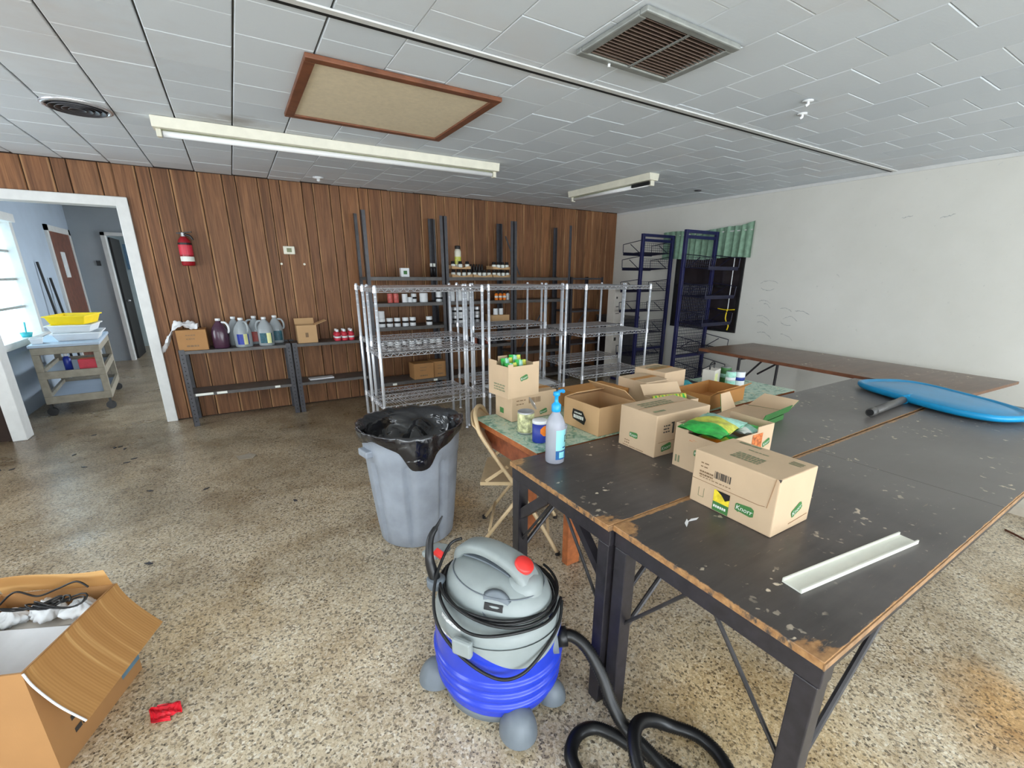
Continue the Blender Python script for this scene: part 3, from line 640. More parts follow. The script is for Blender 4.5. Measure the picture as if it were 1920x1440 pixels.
for (x0, x1, nm, lvl, cnt) in ((2.30, 2.585, 'lower left carton tray', 0, 4), (2.59, 2.865, 'lower middle carton tray', 0, 4), (2.87, 3.14, 'lower right carton tray', 0, 4), (2.30, 2.56, 'upper left carton tray', 1, 3), (2.87, 3.13, 'upper right carton tray', 1, 4)):
    z = T[0] + lvl * .098; jar_tray(x0, x1, z, None, 'tan cardboard jar tray, %s on top tall shelf' % nm.replace(' carton tray', '').strip())
    st = (x1 - x0 - .07) / (cnt - 1)
    jars([x0 + .035 + k * st for k in range(cnt)], z, nm)
sb = thing('syrup_bottle', 'cream and black bottle standing on the upper left jar tray', 'bottle', (2.44, 5.46, T[0] + .098 + .0045))
part(sb, 'body', MB().lathe([(.038, 0), (.04, .01), (.04, .2), (.03, .23)], 14), M_cream, True); part(sb, 'cap', MB().lathe([(.032, .23), (.036, .235), (.036, .262), (.03, .27)], 14), M_pblack, True); part(sb, 'label_band', MB().lathe([(.0406, .05), (.0406, .14)], 14, capb=False, capt=False), M_lime)
for i, x in enumerate((2.66, 2.70, 2.74, 2.78, 2.82)): lathe_item('dark_jar', [([(.018, 0), (.018, .12), (.012, .14), (.012, .16)], M_pblack)], (x, 5.55, T[0] + .0), '%s tall dark bottle in the row behind the middle tray' % words[i], 'bottle', 'dark bottles behind the middle tray', 10)
for i, x in enumerate((2.10, 2.14)):
    lathe_item('dark_jar', [([(.018, 0), (.018, .10), (.014, .12)], M_pblack), ([(.016, .12), (.016, .16)], M_pwhite)], (x, 5.5, T[0]), 'dark jar with white cap, %s of two by the shelf post' % ('left' if i == 0 else 'right'), 'jar', 'white-capped jars by the shelf post', 10)
# second shelf
for i, x in enumerate((1.535, 1.605)): can((x, YI, T[1]), .032, .105, pm('red_cup_print', (198, 92, 84), .4, var=.4, scale=30), 'red printed can on the tall shelf, %s of the red pair' % ('left' if i == 0 else 'right'), 'red cans', M_tin)
for i, (x, y, dz) in enumerate(((1.71, YI, 0), (1.775, YI + .01, 0), (1.83, YI + .03, 0))): can((x, y, T[1]), .034, (.10, .06, .10)[i], M_white, ('white and black cup at left of the white trio', 'low white cup in middle of the white trio', 'white cup at right of the white trio')[i], 'white cups', M_pblack if i != 1 else None, M_pblack if i == 2 else None)
can((1.945, YI, T[1]), .05, .105, M_white, 'wide plain white tub between the white cups and the stacked tubs', 'white tubs', M_white)
can((2.146, YI, T[1]), .042, .085, M_white, 'white tub with black label, bottom of the stacked pair', 'white tubs', M_white, M_pblack); can((2.146, YI, T[1] + .0875), .042, .085, M_white, 'white tub with black label, top of the stacked pair', 'white tubs', M_white, M_pblack)
for i, x in enumerate((2.32, 2.42, 2.52)): lathe_item('white_bottle', [([(.03, 0), (.032, .01), (.032, .11), (.016, .135), (.016, .155)], M_white)], (x, YI, T[1]), '%s white bottle on the middle unit behind the chrome posts' % words[i], 'bottle', 'white bottles behind the chrome posts')
for i, x in enumerate((2.95, 3.01, 3.07, 3.125)): lathe_item('spice_bottle', [([(.022, 0), (.024, .005), (.024, .075), (.014, .09)], M_orange if i < 3 else M_white), ([(.0246, .03), (.0246, .055)], M_pwhite), ([(.015, .09), (.015, .115)], M_pblack)], (x, YI, T[1]), '%s orange spice bottle from the left on the middle unit' % words[i], 'bottle', 'orange spice bottles')
# third shelf
for i, x in enumerate((1.42, 1.51, 1.60, 1.70, 1.79, 2.0)): can((x, YI, T[2]), .038, .10, M_white, '%s white cup from the left on the middle shelf of the first tall unit' % words[i], 'white cups with dark labels', M_white, M_pblack)
can((1.42, YI, T[2] + .1025), .036, .08, M_white, 'white cup stacked on the first cup of the middle shelf', 'white cups with dark labels', M_white)
for i, (x, l) in enumerate([(2.27 + .078 * q, 0) for q in range(6)] + [(2.27 + .078 * q, 1) for q in range(6)]):
    can((x, YI, T[2] + l * .1025), .036, .10, M_tin if i % 2 else M_white, '%s can of the %s row behind the chrome posts' % (words[i % 6], 'lower' if l == 0 else 'upper'), 'stacked cans behind the chrome posts', M_tin, M_pblack if i % 3 else None)
cb_ = thing('flat_carton', 'flat tan carton on the third shelf under two white cups', 'carton', (2.98, 5.42, T[2])); part(cb_, 'body', MB().box(-.13, .13, -.09, .12, 0, .085), M_card2, bevel=.003); part(cb_, 'tape', MB().box(-.13, .13, -.02, .02, .085, .0856), M_cardin)
for i, x in enumerate((2.93, 3.01)): can((x, 5.39, T[2] + .0862), .032, .08, M_white, 'white cup on the flat tan carton, %s one' % ('left' if i == 0 else 'right'), 'white cups on the carton', M_white)
# fourth shelf
for r in range(2):
    for i in range(9): can((1.40 + i * .088, 5.375 + r * .09, T[3]), .040, .115, M_white if (i + r) % 3 else M_tin, '%s white can in the %s row on the low shelf of the first unit' % (words[i], ('front', 'back')[r]), 'rows of white cans on the low shelf', M_tin, M_pblack if i % 2 else None)
for i in range(7): can((2.30 + i * .1, 5.385, T[3]), .042, .11, pm('rust_can_label', (128, 66, 50), .5) if i in (3, 5) else M_steel, '%s dark can on the low shelf of the middle unit' % words[i], 'dark cans on the middle unit', M_tin)
# bottom shelf
def plain_carton(name, label, loc, sx, sy, sz, m, group=None, prints=True, rz=0):
    o = thing(name, label, 'box', loc, rz, group); part(o, 'body', MB().box(-sx / 2, sx / 2, -sy / 2, sy / 2, 0, sz), m, bevel=.004)
    part(o, 'tape', MB().box(-sx / 2 - .0006, sx / 2 + .0006, -.022, .022, sz, sz + .0008), M_cardin)
    if prints:
        fr = frame((-sx / 2, -sy / 2, 0), (1, 0, 0), (0, 0, 1)); d = MB(); dashes(d, fr, sx * .3, sz * .72, sx * .62, 2, sz * .18, sz * .05, 5, .008, .02); dashes(d, fr, sx * .28, sz * .18, sx * .72, 1, .02, sz * .08, 6, .01, .03); part(o, 'print', d, M_pbrown)
    return o
plain_carton('carton', 'brown carton on the bottom tall shelf, left of two', (1.868, 5.41, T[4]), .255, .2, .195, M_card3, 'brown cartons on the bottom tall shelf'); plain_carton('carton', 'brown carton on the bottom tall shelf, right of two', (2.085, 5.425, T[4]), .165, .2, .2, M_card3, 'brown cartons on the bottom tall shelf')
part(bpy.data.objects['tall_shelf'], 'price_tag', MB().box(-.27, -.22, -.002, -.0005, .21, .235), M_pwhite); part(bpy.data.objects['tall_shelf'], 'price_tag', MB().box(.25, .30, -.002, -.0005, .21, .235), M_pwhite)

# ---------------------------------------------------------------- goods on the low shelf
ZL = .7656
b1 = plain_carton('carton', 'brown carton under a white plastic bag on the low shelf', (-.425, 5.555, ZL), .245, .2, .2, M_card3)
def drape(u, v):
    x = -.36 + u * .42; y = -.03 + v * .2
    z = .222 + .014 * math.sin(u * 19 + v * 7) + .01 * math.sin(v * 17 + u * 11) + .006 * math.sin(u * 43 - v * 23) + .045 * math.exp(-((u - .72) ** 2 + (v - .5) ** 2) * 12)
    if x < -.13: z -= (-.13 - x) * (.95 + .15 * math.sin(v * 8)) ; x = -.13 + (x + .13) * .55
    return (x - .0, y - .06, z)
solo('plastic_bag', MB().slab(drape, 40, 18, (0, 0, .003)), M_paper, 'crumpled white plastic bag draped over the brown carton', 'bag', smooth=True, loc=(-.425, 5.555, ZL + .004))
def jug(x, y, body, label, cat_l, band=None, band2=None, rz=0, s=1.0):
    o = thing('gallon_jug', label, 'jug', (x, y, ZL), rz, 'gallon jugs on the low shelf'); q = lambda r, z, t: r * (1 + .12 * abs(math.sin(2 * t)) ** 2)
    part(o, 'body', MB().lathe([(.066 * s, 0), (.072 * s, .008), (.074 * s, .08), (.073 * s, .16), (.062 * s, .20), (.036 * s, .245), (.022, .262), (.02, .272)], 24, rf=q), body, True)
    part(o, 'cap', MB().lathe([(.022, .272), (.024, .274), (.024, .292), (.021, .295)], 14), M_white, True)
    part(o, 'handle', MB().tube(spline([(.028, 0, .255), (.062, 0, .25), (.082, 0, .215), (.083, 0, .17), (.07, 0, .15)]), .011, 8), M_jug if body is not M_purple else M_white, True)
    if band:
        l = MB(); n = 9
        for k in range(n):
            a0 = -PI / 2 - rz - .8 + 1.5 * k / n; a1 = -PI / 2 - rz - .8 + 1.5 * (k + 1) / n; g = lambda a: .0755 * s * (1 + .12 * math.sin(2 * a) ** 2)
            l.mat(1 if band2 and k in (5, 6, 7) else 0).add([(g(a0) * math.cos(a0), g(a0) * math.sin(a0), .03), (g(a1) * math.cos(a1), g(a1) * math.sin(a1), .03), (g(a1) * math.cos(a1), g(a1) * math.sin(a1), .135), (g(a0) * math.cos(a0), g(a0) * math.sin(a0), .135)], [(0, 1, 2, 3)])
        part(o, 'label_band', l, [band, band2 or band])
    return o
M_tealabel = pm('dark_teal_label', (30, 84, 98), .45, var=.4, scale=40); M_redlab = pm('red_cream_label', (168, 66, 58), .45, var=.3, scale=30); M_palelab = pm('pale_yellow_label', (226, 226, 160), .5)
jug(-.19, 5.53, M_purple, 'gallon jug of dark purple liquid beside the bagged carton', '', rz=-.3); jug(.005, 5.51, M_jug, 'clear gallon jug with a blue and yellow label', '', M_blue, M_palelab, rz=-.9)
jug(-.06, 5.69, M_jug, 'clear gallon jug half hidden behind the blue labelled jug', '', rz=1.57, s=.95); jug(.13, 5.685, M_jug, 'clear gallon jug with a red label in the back row', '', M_redlab, None, rz=3.0, s=.95)
jug(.215, 5.505, M_jug, 'clear gallon jug with a dark teal label in front', '', M_tealabel, M_palelab, rz=2.9); jug(.325, 5.675, M_jug, 'rearmost clear gallon jug with a dark label', '', M_tealabel, None, rz=-.2, s=.95)
def open_carton(name, label, loc, sx, sy, sz, m, min_, rz=0, th=.004, flaps=(), group=None, cat='box'):
    """open-topped carton: bottom, four walls; flaps=(side,length,angle from vertical outward)"""
    o = thing(name, label, cat, loc, rz, group); X, Y = sx / 2, sy / 2
    part(o, 'bottom', MB().box(-X, X, -Y, Y, 0, th), m)
    part(o, 'wall', MB().box(-X, X, -Y, -Y + th, th, sz), m); part(o, 'wall', MB().box(-X, X, Y - th, Y, th, sz), m)
    part(o, 'wall', MB().box(-X, -X + th, -Y + th, Y - th, th, sz), m); part(o, 'wall', MB().box(X - th, X, -Y + th, Y - th, th, sz), m)
    for (side, ln, ang) in flaps:
        s, c = math.sin(ang) * ln, math.cos(ang) * ln; b = MB()
        e = {'-y': ((-X, -Y, sz), (X, -Y, sz), (0, -s, c)), '+y': ((X, Y, sz), (-X, Y, sz), (0, s, c)), '-x': ((-X, Y, sz), (-X, -Y, sz), (-s, 0, c)), '+x': ((X, -Y, sz), (X, Y, sz), (s, 0, c))}[side]
        a0, a1, d = Vector(e[0]), Vector(e[1]), Vector(e[2]); nrm = (a1 - a0).cross(d).normalized() * th
        b.add([a0, a1, a1 + d, a0 + d, a0 - nrm, a1 - nrm, a1 + d - nrm, a0 + d - nrm], [(0, 1, 2, 3), (7, 6, 5, 4), (0, 4, 5, 1), (1, 5, 6, 2), (2, 6, 7, 3), (3, 7, 4, 0)]); part(o, 'flap', b, min_)
    return o
o = open_carton('open_carton', 'small tan carton lying open on the low shelf beside the red bottles', (.615, 5.56, ZL + .0), .2, .16, .19, M_card2, M_card2, 0, .004, (('+x', .12, 1.2), ('+y', .07, .5)))
part(o, 'opening_shade', MB().box(.1005, .102, -.06, .06, .03, .16), M_dark); part(o, 'leaf_print', MB().box(-.02, .01, -.0812, -.08, .06, .11), M_pbrown)  # near-black sheet on the side wall paints the shaded inside of the carton
for i in range(6):
    x = .93 + (i % 3) * .075; y = 5.5 + (i // 3) * .08
    lathe_item('red_bottle', [([(.03, 0), (.034, .005), (.034, .03)], M_redl), ([(.034, .03), (.034, .05)], M_white), ([(.034, .05), (.034, .075), (.016, .1)], M_redl), ([(.016, .1), (.017, .102), (.017, .125), (.014, .127)], M_white)], (x, y, ZL), '%s red bottle with white cap from the left in the %s row of the pack' % (words[i % 3], 'front' if i < 3 else 'back'), 'bottle', 'pack of red bottles on the low shelf')
sp_ = thing('paper_pad', 'flat whitish card lying on the lower low shelf', 'paper', (.71, 5.56, .3356), .05); part(sp_, 'sheet', MB().box(-.13, .13, -.05, .05, 0, .012), M_paper)
for i, (x0, x1) in enumerate(((-.49, -.34), (-.31, -.22), (.22, .27))):
    lbl = MB().box(x0, x1, 5.4195, 5.4235, .312, .335); solo('shelf_label', lbl, M_pwhite, 'torn white label on the front lip of the low shelf, %s one' % words[i], 'label', 'labels on the low shelf')

# ================================================================== CHROME WIRE RACKS
RW, RD = .915, .39
sm = MB(); r = .003
def rod(mb, a, b, rr=.003, n=4): mb.cyl(a, b, rr, n, caps=False)
hx, hy = RW / 2, RD / 2
for z in (0, -.03):
    for y in (-hy, hy): rod(sm, (-hx, y, z), (hx, y, z), .0035, 5)
    for x in (-hx, hx): rod(sm, (x, -hy, z), (x, hy, z), .0035, 5)
for y in (-hy, hy):
    n = 30
    for k in range(n): x0 = -hx + .02 + (RW - .04) * k / n; x1 = -hx + .02 + (RW - .04) * (k + 1) / n; rod(sm, (x0, y, 0 if k % 2 else -.03), (x1, y, -.03 if k % 2 else 0), .0028)
for x in (-hx, hx):
    n = 12
    for k in range(n): y0 = -hy + .02 + (RD - .04) * k / n; y1 = -hy + .02 + (RD - .04) * (k + 1) / n; rod(sm, (x, y0, 0 if k % 2 else -.03), (x, y1, -.03 if k % 2 else 0), .0028)
for k in range(37): x = -hx + RW * (k + .5) / 37; rod(sm, (x, -hy, .003), (x, hy, .003), .0018)
for y in (-.065, .065): rod(sm, (-hx, y, -.004), (hx, y, -.004), .003)
for k in (1, 2, 3): x = -hx + RW * k / 4; rod(sm, (x, -hy, -.03), (x, hy, -.03), .003)
for x in (-hx, hx):
    for y in (-hy, hy): sm.cyl((x, y, -.035), (x, y, .008), .0185, 10, .0165)
shelf_me = sm.mesh('wire_shelf', M_chrome)
pmb = MB(); pmb.cyl((0, 0, .025), (0, 0, 1.405), .0127, 12); pmb.lathe([(.0135, 1.405), (.0135, 1.412), (.006, 1.418)], 12); pmb.lathe([(.016, 0), (.016, .008), (.006, .012), (.006, .03)], 10)
for k in range(26): pmb.lathe([(.0130, .06 + k * .0508), (.0130, .0625 + k * .0508)], 12, capb=False, capt=False)
post_me = pmb.mesh('post', M_post, True)
def wire_rack(x0, y0, label, zs=(1.40, .905, .44), rz=0):
    o = thing('wire_rack', label, 'rack', (x0 + hx, y0 + hy, 0), rz, 'empty chrome wire racks')
    for z in zs: link('wire_shelf', shelf_me, o, (0, 0, z))
    for x in (-hx, hx):
        for y in (-hy, hy): link('post', post_me, o, (x, y, 0))
    return o
wire_rack(.91, 3.6, 'chrome wire rack nearest the trash can, front row', (1.395, .89, .45)); wire_rack(.957, 4.04, 'chrome wire rack behind the one nearest the trash can', (1.395, .93, .40))
wire_rack(2.02, 3.85, 'chrome wire rack in the middle of the front row', (1.395, .92, .36)); wire_rack(2.066, 4.29, 'chrome wire rack behind the middle one', (1.395, .98, .40))
wire_rack(3.02, 3.64, 'chrome wire rack nearest the blue racks, front row', (1.395, .915, .47)); wire_rack(3.05, 4.09, 'chrome wire rack behind the one nearest the blue racks', (1.395, .93, .55))
solo('paper_sheet', MB().slab(lambda u, v: (-.16 + .32 * u, -.14 + .28 * v, .012 * math.sin(u * 3) * v), 8, 6, (0, 0, .001)), M_paper, 'white paper sheet lying on the middle chrome rack', 'paper', loc=(2.26, 4.02, .3665))
solo('paper_sheet', MB().slab(lambda u, v: (-.14 + .28 * u, -.13 + .26 * v, .01 * math.sin(v * 3) * u), 8, 6, (0, 0, .001)), M_paper, 'white paper sheet at right end of the middle chrome rack', 'paper', loc=(2.72, 4.0, .3665))
# white upright carton and dark cabinet in the corner
o = thing('upright_carton', 'tall white upright carton with printed symbols beside the dark cabinet', 'box', (4.86, 5.16, 0), .1)
part(o, 'body', MB().box(-.1, .1, -.07, .07, 0, 1.33), M_cardw, bevel=.004); d = MB(); fr = frame((-.1, -.07, 0), (1, 0, 0), (0, 0, 1))
for k, z in enumerate((.55, .72, .95, 1.05, 1.17)): rect(d, fr, .03, z, .03 + (.05, .04, .08, .06, .03)[k], z + (.05, .05, .01, .012, .03)[k])
part(o, 'print', d, M_pdark)
o = thing('dark_cabinet', 'dark grey low cabinet in the corner behind the blue racks', 'cabinet', (5.15, 5.42, 0)); part(o, 'body', MB().box(-.16, .18, -.3, .3, .05, .86), M_steel, bevel=.006); part(o, 'top', MB().box(-.17, .19, -.31, .31, .8605, .89), M_steel2, bevel=.004); part(o, 'door', MB().box(-.165, -.1605, -.28, .28, .1, .82), M_black_leg); part(o, 'plinth', MB().box(-.14, .16, -.28, .28, 0, .0495), M_dark)

# ================================================================== NAVY BAKERY RACKS
def wire_panel(mb, o, u, v, nu, nv, r=.0022):
    o, u, v = Vector(o), Vector(u), Vector(v)
    for k in range(nu + 1): rod(mb, o + u * (k / nu), o + u * (k / nu) + v, r)
    for k in range(nv + 1): rod(mb, o + v * (k / nv), o + v * (k / nv) + u, r)
WB = .56; bk = MB()
bd = .34   # basket depth, in +y from the frame
bk.box(-WB / 2, WB / 2, bd - .012, bd, -.012, .028); wire_panel(bk, (-WB / 2, 0, 0), (WB, 0, 0), (0, bd, 0), 14, 6)
wire_panel(bk, (-WB / 2, .01, .0), (WB, 0, 0), (0, 0, .12), 14, 4)
for x in (-WB / 2, WB / 2):
    for a, b_ in (((x, bd, .02), (x, bd, .13)), ((x, bd, .13), (x, 0, .15)), ((x, .04, 0), (x, .2, .12)), ((x, 0, 0), (x, bd, 0))): rod(bk, a, b_, .005, 6)
bk_me = bk.mesh('basket', M_navyd)
def bakery_rack(y, flip, label, levels):
    o = thing('bakery_rack', label, 'rack', (4.985, y, 0), PI if flip else 0, 'navy wire bakery racks')
    for x in (-.285, .285): part(o, 'upright', MB().box(x - .02, x + .02, -.02, .02, .035, 2.03), M_navy, bevel=.003)
    for x in (-.285, .285): part(o, 'foot', MB().box(x - .025, x + .025, -.1, .42, 0, .035), M_navy, bevel=.003)
    for z in (2.012, 1.95, .5, .08): part(o, 'crossbar', MB().box(-.265, .265, -.012, .012, z - .018, z + .018), M_navy)
    b = MB(); wire_panel(b, (-.265, -.01, .1), (.53, 0, 0), (0, 0, 1.3 if flip else .8), 16, 34 if flip else 22, .0028); part(o, 'back_mesh', b, M_navyd)
    for z in levels: ob = link('basket', bk_me, o, (0, .022, z)); ob.rotation_euler = (-.06, 0, 0)
    return o
bakery_rack(4.55, False, 'navy wire bakery rack whose baskets face the wood wall', (1.80, 1.60, 1.30, 1.02, .72, .40))
bakery_rack(3.86, True, 'navy wire bakery rack nearer the brown table, in front of the dark window', (1.60, 1.27, .95, .62, .30))
# valance
def val(u, v):
    y = 3.40 + u * 1.36; g = .018 * math.sin(u * 88 + 2 * math.sin(u * 9)) + .008 * math.sin(u * 37 + 1) + .006 * math.sin(u * 171)
    return (XR - .036 + g * (.35 + .65 * v) , y, 2.075 - .36 * v + .012 * math.sin(u * 9) + .05 * max(0, .12 - u) / .12 * (1 - v))
va_ = thing('valance', 'sage green gathered valance above the dark window', 'curtain', (0, 0, 0)); part(va_, 'fabric', MB().slab(val, 150, 8, (.003, 0, 0)), M_valance, True); part(va_, 'rod', MB().cyl((XR - .03, 3.42, 2.03), (XR - .03, 4.75, 2.03), .008, 8), M_trim)
va_.location = (0, 0, 0)

# ================================================================== TABLES
def ply_table(name, label, loc, rz, L, W, panels, z=.745, near_gusset=False):
    """work table, local origin at the left near corner of its top on the floor"""
    o = thing(name, label, 'table', loc, rz, 'black plywood work tables'); th = .02
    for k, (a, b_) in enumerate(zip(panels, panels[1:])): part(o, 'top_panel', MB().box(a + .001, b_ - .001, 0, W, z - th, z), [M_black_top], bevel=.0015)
    part(o, 'edge_ply', MB().box(.0, L, -.003, -.0002, z - th, z - .003), M_ply)
    for y in (.012, W - .052): part(o, 'side_rail', MB().box(.06, L - .06, y, y + .04, z - th - .055, z - th), M_black_leg)
    for xe, s in ((.012, 1), (L - .062, -1)):
        part(o, 'end_rail', MB().box(xe, xe + .05, .0, W, z - th - .06, z - th), M_black_leg, bevel=.003)
        for y in (.004, W - .054): part(o, 'leg', MB().box(xe, xe + .05, y, y + .05, 0, z - th - .06), M_black_leg, bevel=.003)
        xm = xe + .025
        # rods: in the end frame and back to the underside
        for ya, yb in ((.03, W * .45), (W - .03, W * .55)): part(o, 'brace_rod', MB().cyl((xm, ya, .36), (xm, yb, z - th - .055), .006, 8), M_rod)
        for y in (.03, W - .03): part(o, 'stay_rod', MB().cyl((xm + s * .02, y, .33), (xm + s * .42, y, z - th - .02), .009, 8), M_rod)
    if near_gusset:
        part(o, 'gusset', MB().bar((.037, W - .02, z - .26), (.037, W - .24, z - .075), .035, .04), M_black_leg); part(o, 'gusset', MB().bar((.037, .03, z - .24), (.037, .2, z - .075), .03, .03), M_black_leg)
    return o
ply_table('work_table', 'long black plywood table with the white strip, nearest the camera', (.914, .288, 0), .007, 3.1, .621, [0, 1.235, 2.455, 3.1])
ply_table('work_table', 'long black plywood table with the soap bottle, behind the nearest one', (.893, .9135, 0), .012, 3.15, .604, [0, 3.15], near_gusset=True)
# little chips of paint / paper
for i, (x, y, a) in enumerate(((1.10, .78, .4), (1.13, .80, -.3))):
    solo('paint_chip', MB().prism([(0, 0), (.035, .004), (.05, .014), (.02, .012)], 0, .0012), M_paper, 'pale paint chip on the nearest black table, %s one' % ('front' if i else 'rear'), 'chip', 'paint chips', loc=(x, y, .7456), rot=(0, 0, a))
# brown table by the white wall
bt = thing('brown_table', 'long brown folding table against the white wall', 'table', (4.085, .90, 0), -math.radians(3.6)); Lb, Wb = 2.24, .90
part(bt, 'top', MB().box(0, Wb, 0, Lb, .727, .75), M_brown_top, bevel=.004); part(bt, 'edge_band', MB().box(-.004, -.0005, 0, Lb, .722, .748), M_framebr)
for y in (.42, Lb - .42):
    for x in (.12, Wb - .12): part(bt, 'leg', MB().cyl((x, y, 0), (x, y, .70), .014, 10), M_black_leg)
    part(bt, 'leg_rail', MB().cyl((.12, y, .69), (Wb - .12, y, .69), .014, 8), M_black_leg); part(bt, 'leg_rail', MB().cyl((.12, y, .3), (Wb - .12, y, .3), .01, 8), M_black_leg)
    part(bt, 'brace', MB().cyl((Wb / 2, y, .5), (Wb / 2, y + (.3 if y < 1 else -.3), .722), .01, 8), M_black_leg); part(bt, 'brace', MB().cyl((.12, y, .42), (.12, y + (.26 if y < 1 else -.26), .722), .01, 8), M_black_leg)
# cloth covered wooden table
gt = thing('wooden_table', 'wooden table with an orange leg under the green oilcloth', 'table', (1.045, 1.545, 0), .02); Lg, Wg = 2.2, .60
part(gt, 'top', MB().box(.0, Lg, .0, Wg, .705, .738), M_orangewood, bevel=.003)
part(gt, 'apron', MB().box(.03, .05, .05, Wg - .05, .60, .7045), M_redwood); part(gt, 'apron', MB().box(.05, Lg - .05, .03, .05, .60, .7045), M_redwood); part(gt, 'apron', MB().box(.05, Lg - .05, Wg - .05, Wg - .03, .60, .7045), M_redwood)
for x, y in ((.26, .07), (.26, Wg - .12), (Lg - .35, .07), (Lg - .35, Wg - .12)): part(gt, 'leg', MB().box(x, x + .085, y, y + .05, 0, .7045), M_orangewood, bevel=.006)
part(gt, 'side_board', MB().box(.052, .26, .02, .045, .50, .60), M_redwood)
solo('oilcloth', MB().slab(lambda u, v: (-.006 + (Lg + .012) * u, -.004 + (Wg + .010) * v, .7406 + .0006 * math.sin(u * 40) * math.sin(v * 13)), 40, 10, (0, 0, .002)), M_oilcloth, 'green floral oilcloth covering the wooden table', 'tablecloth', loc=(1.045, 1.545, 0), rot=(0, 0, .02))
ZT = .7456; ZG = .7425

# ================================================================== CARTONS ON THE TABLES
def knorr_box(label, x0, x1, y0, y1, h, z=ZT, rz=0, face='-x', open_top=False, group='kraft food cartons on the tables', mat=None):
    m = mat or M_card; X, Y = (x1 - x0) / 2, (y1 - y0) / 2; o = thing('food_carton', label, 'box', ((x0 + x1) / 2, (y0 + y1) / 2, z), rz, group)
    if not open_top:
        part(o, 'body', MB().box(-X, X, -Y, Y, 0, h), m, bevel=.004); s_ = MB(); fr = frame((-X, -Y, h), (1, 0, 0), (0, 1, 0)); return o
    return o
# A : nearest carton
A = knorr_box('closed kraft carton with a yellow picture and barcode, nearest the camera', 1.264, 1.475, .608, .902, .19)
X, Y, h = .1055, .147, .19
L_ = frame((-X, Y, 0), (0, -1, 0), (0, 0, 1))      # left face: x runs 0..0.294 toward the camera
R_ = frame((-X, -Y, 0), (1, 0, 0), (0, 0, 1)); T_ = frame((-X, Y, h), (0, -1, 0), (1, 0, 0))
d = MB(); barcode(d, L_, .085, .115, .145, .140, 3); part(A, 'barcode', d, M_pdark)
d = MB(); dashes(d, L_, .03, .150, .062, 2, .013, .004, 8, .008, .016); dashes(d, L_, .028, .118, .08, 2, .011, .006, 9, .004, .012, .002); dashes(d, L_, .03, .100, .15, 1, .01, .003, 10, .004, .012); part(A, 'print', d, M_pbrown)
d = MB(); rect(d, L_, .092, .004, .150, .028); rect(d, L_, .092, .028, .150, .036); part(A, 'picture_green', d, M_pgreen, label='green band of the printed picture')
d = MB(); rect(d, L_, .092, .036, .150, .078); p1 = part(A, 'picture', d, M_pyellow, label='yellow food picture printed on the carton')
d = MB(); flat(d, L_, [(.100, .078), (.150, .078), (.150, .060), (.135, .050), (.120, .066)], .0003); part(A, 'picture_dark', d, M_pblack)
d = MB(); dashes(d, L_, .096, .016, .146, 1, .01, .009, 4, .005, .009, .002); part(A, 'print_white', d, M_pwhite, loc=(-.0006, 0, 0))
logo(A, L_, .202, .052, .062); logo(A, R_, .125, .062, .058, .45)
d = MB()
for a, b_ in (((0.004, .088), (.245, .088)), ((.245, .088), (.262, .092))): d.bar(L_(a[0], a[1]), L_(b_[0], b_[1]), .0012, .0012)
d.bar(L_(.268, .09), L_(.282, .19), .0016, .0016); d.bar(R_(.09, .022), R_(.195, .03), .0012, .0012); part(A, 'flap_seam', d, M_seam)
d = MB(); d.bar(L_(.034, .03), L_(.034, .062), .001, .001); d.bar(L_(.054, .03), L_(.054, .062), .001, .001); d.bar(L_(.034, .03), L_(.054, .03), .001, .001); part(A, 'symbol', d, M_pgrey)
d = MB(); dashes(d, T_, .095, .095, .19, 4, .015, .010, 21, .006, .020, .003); dashes(d, T_, .10, .145, .18, 1, .01, .006, 22, .008, .02); dashes(d, T_, .235, .17, .285, 3, .012, .006, 23, .015, .04); dashes(d, T_, .04, .185, .12, 1, .01, .012, 24, .02, .05); part(A, 'top_print', d, M_pgrey)
part(A, 'corner_hole', MB().add([(-X - .0005, -Y - .0005, h - .008), (-X + .006, -Y - .0005, h + .0008), (-X - .0005, -Y + .006, h + .0008)], [(0, 1, 2)]), M_dark)
# C : closed carton behind the open one
C_ = knorr_box('closed kraft carton with two green marks beside the soap bottle side of the table', 1.435, 1.785, 1.225, 1.442, .19)
C_['label'] = 'closed kraft carton with black shipping text, behind the open pouch carton'
X, Y = .175, .1085; L2 = frame((-X, Y, 0), (0, -1, 0), (0, 0, 1)); R2 = frame((-X, -Y, 0), (1, 0, 0), (0, 0, 1)); T2 = frame((-X, -Y, h), (1, 0, 0), (0, 1, 0))
logo(C_, L2, .092, .068, .05); logo(C_, R2, .072, .038, .062, .12)
d = MB(); dashes(d, R2, .045, .135, .085, 3, .014, .006, 31, .008, .025); rect(d, R2, .10, .098, .112, .15); rect(d, R2, .092, .144, .112, .15); part(C_, 'print', d, M_pdark)
d = MB(); dashes(d, L2, .04, .032, .07, 2, .012, .005, 33, .004, .01); dashes(d, L2, .03, .008, .16, 1, .01, .003, 34, .02, .05); part(C_, 'print', d, M_pbrown)
d = MB(); dashes(d, T2, .05, .16, .25, 3, .022, .012, 35, .01, .03); dashes(d, T2, .03, .04, .1, 1, .02, .016, 36, .02, .05); part(C_, 'top_print', d, M_pgrey)
part(C_, 'flap_seam', MB().bar(R2(.02, .066), R2(.3, .066), .0012, .0012).bar(T2(.0, .108), T2(.35, .108), .002, .001), M_seam)
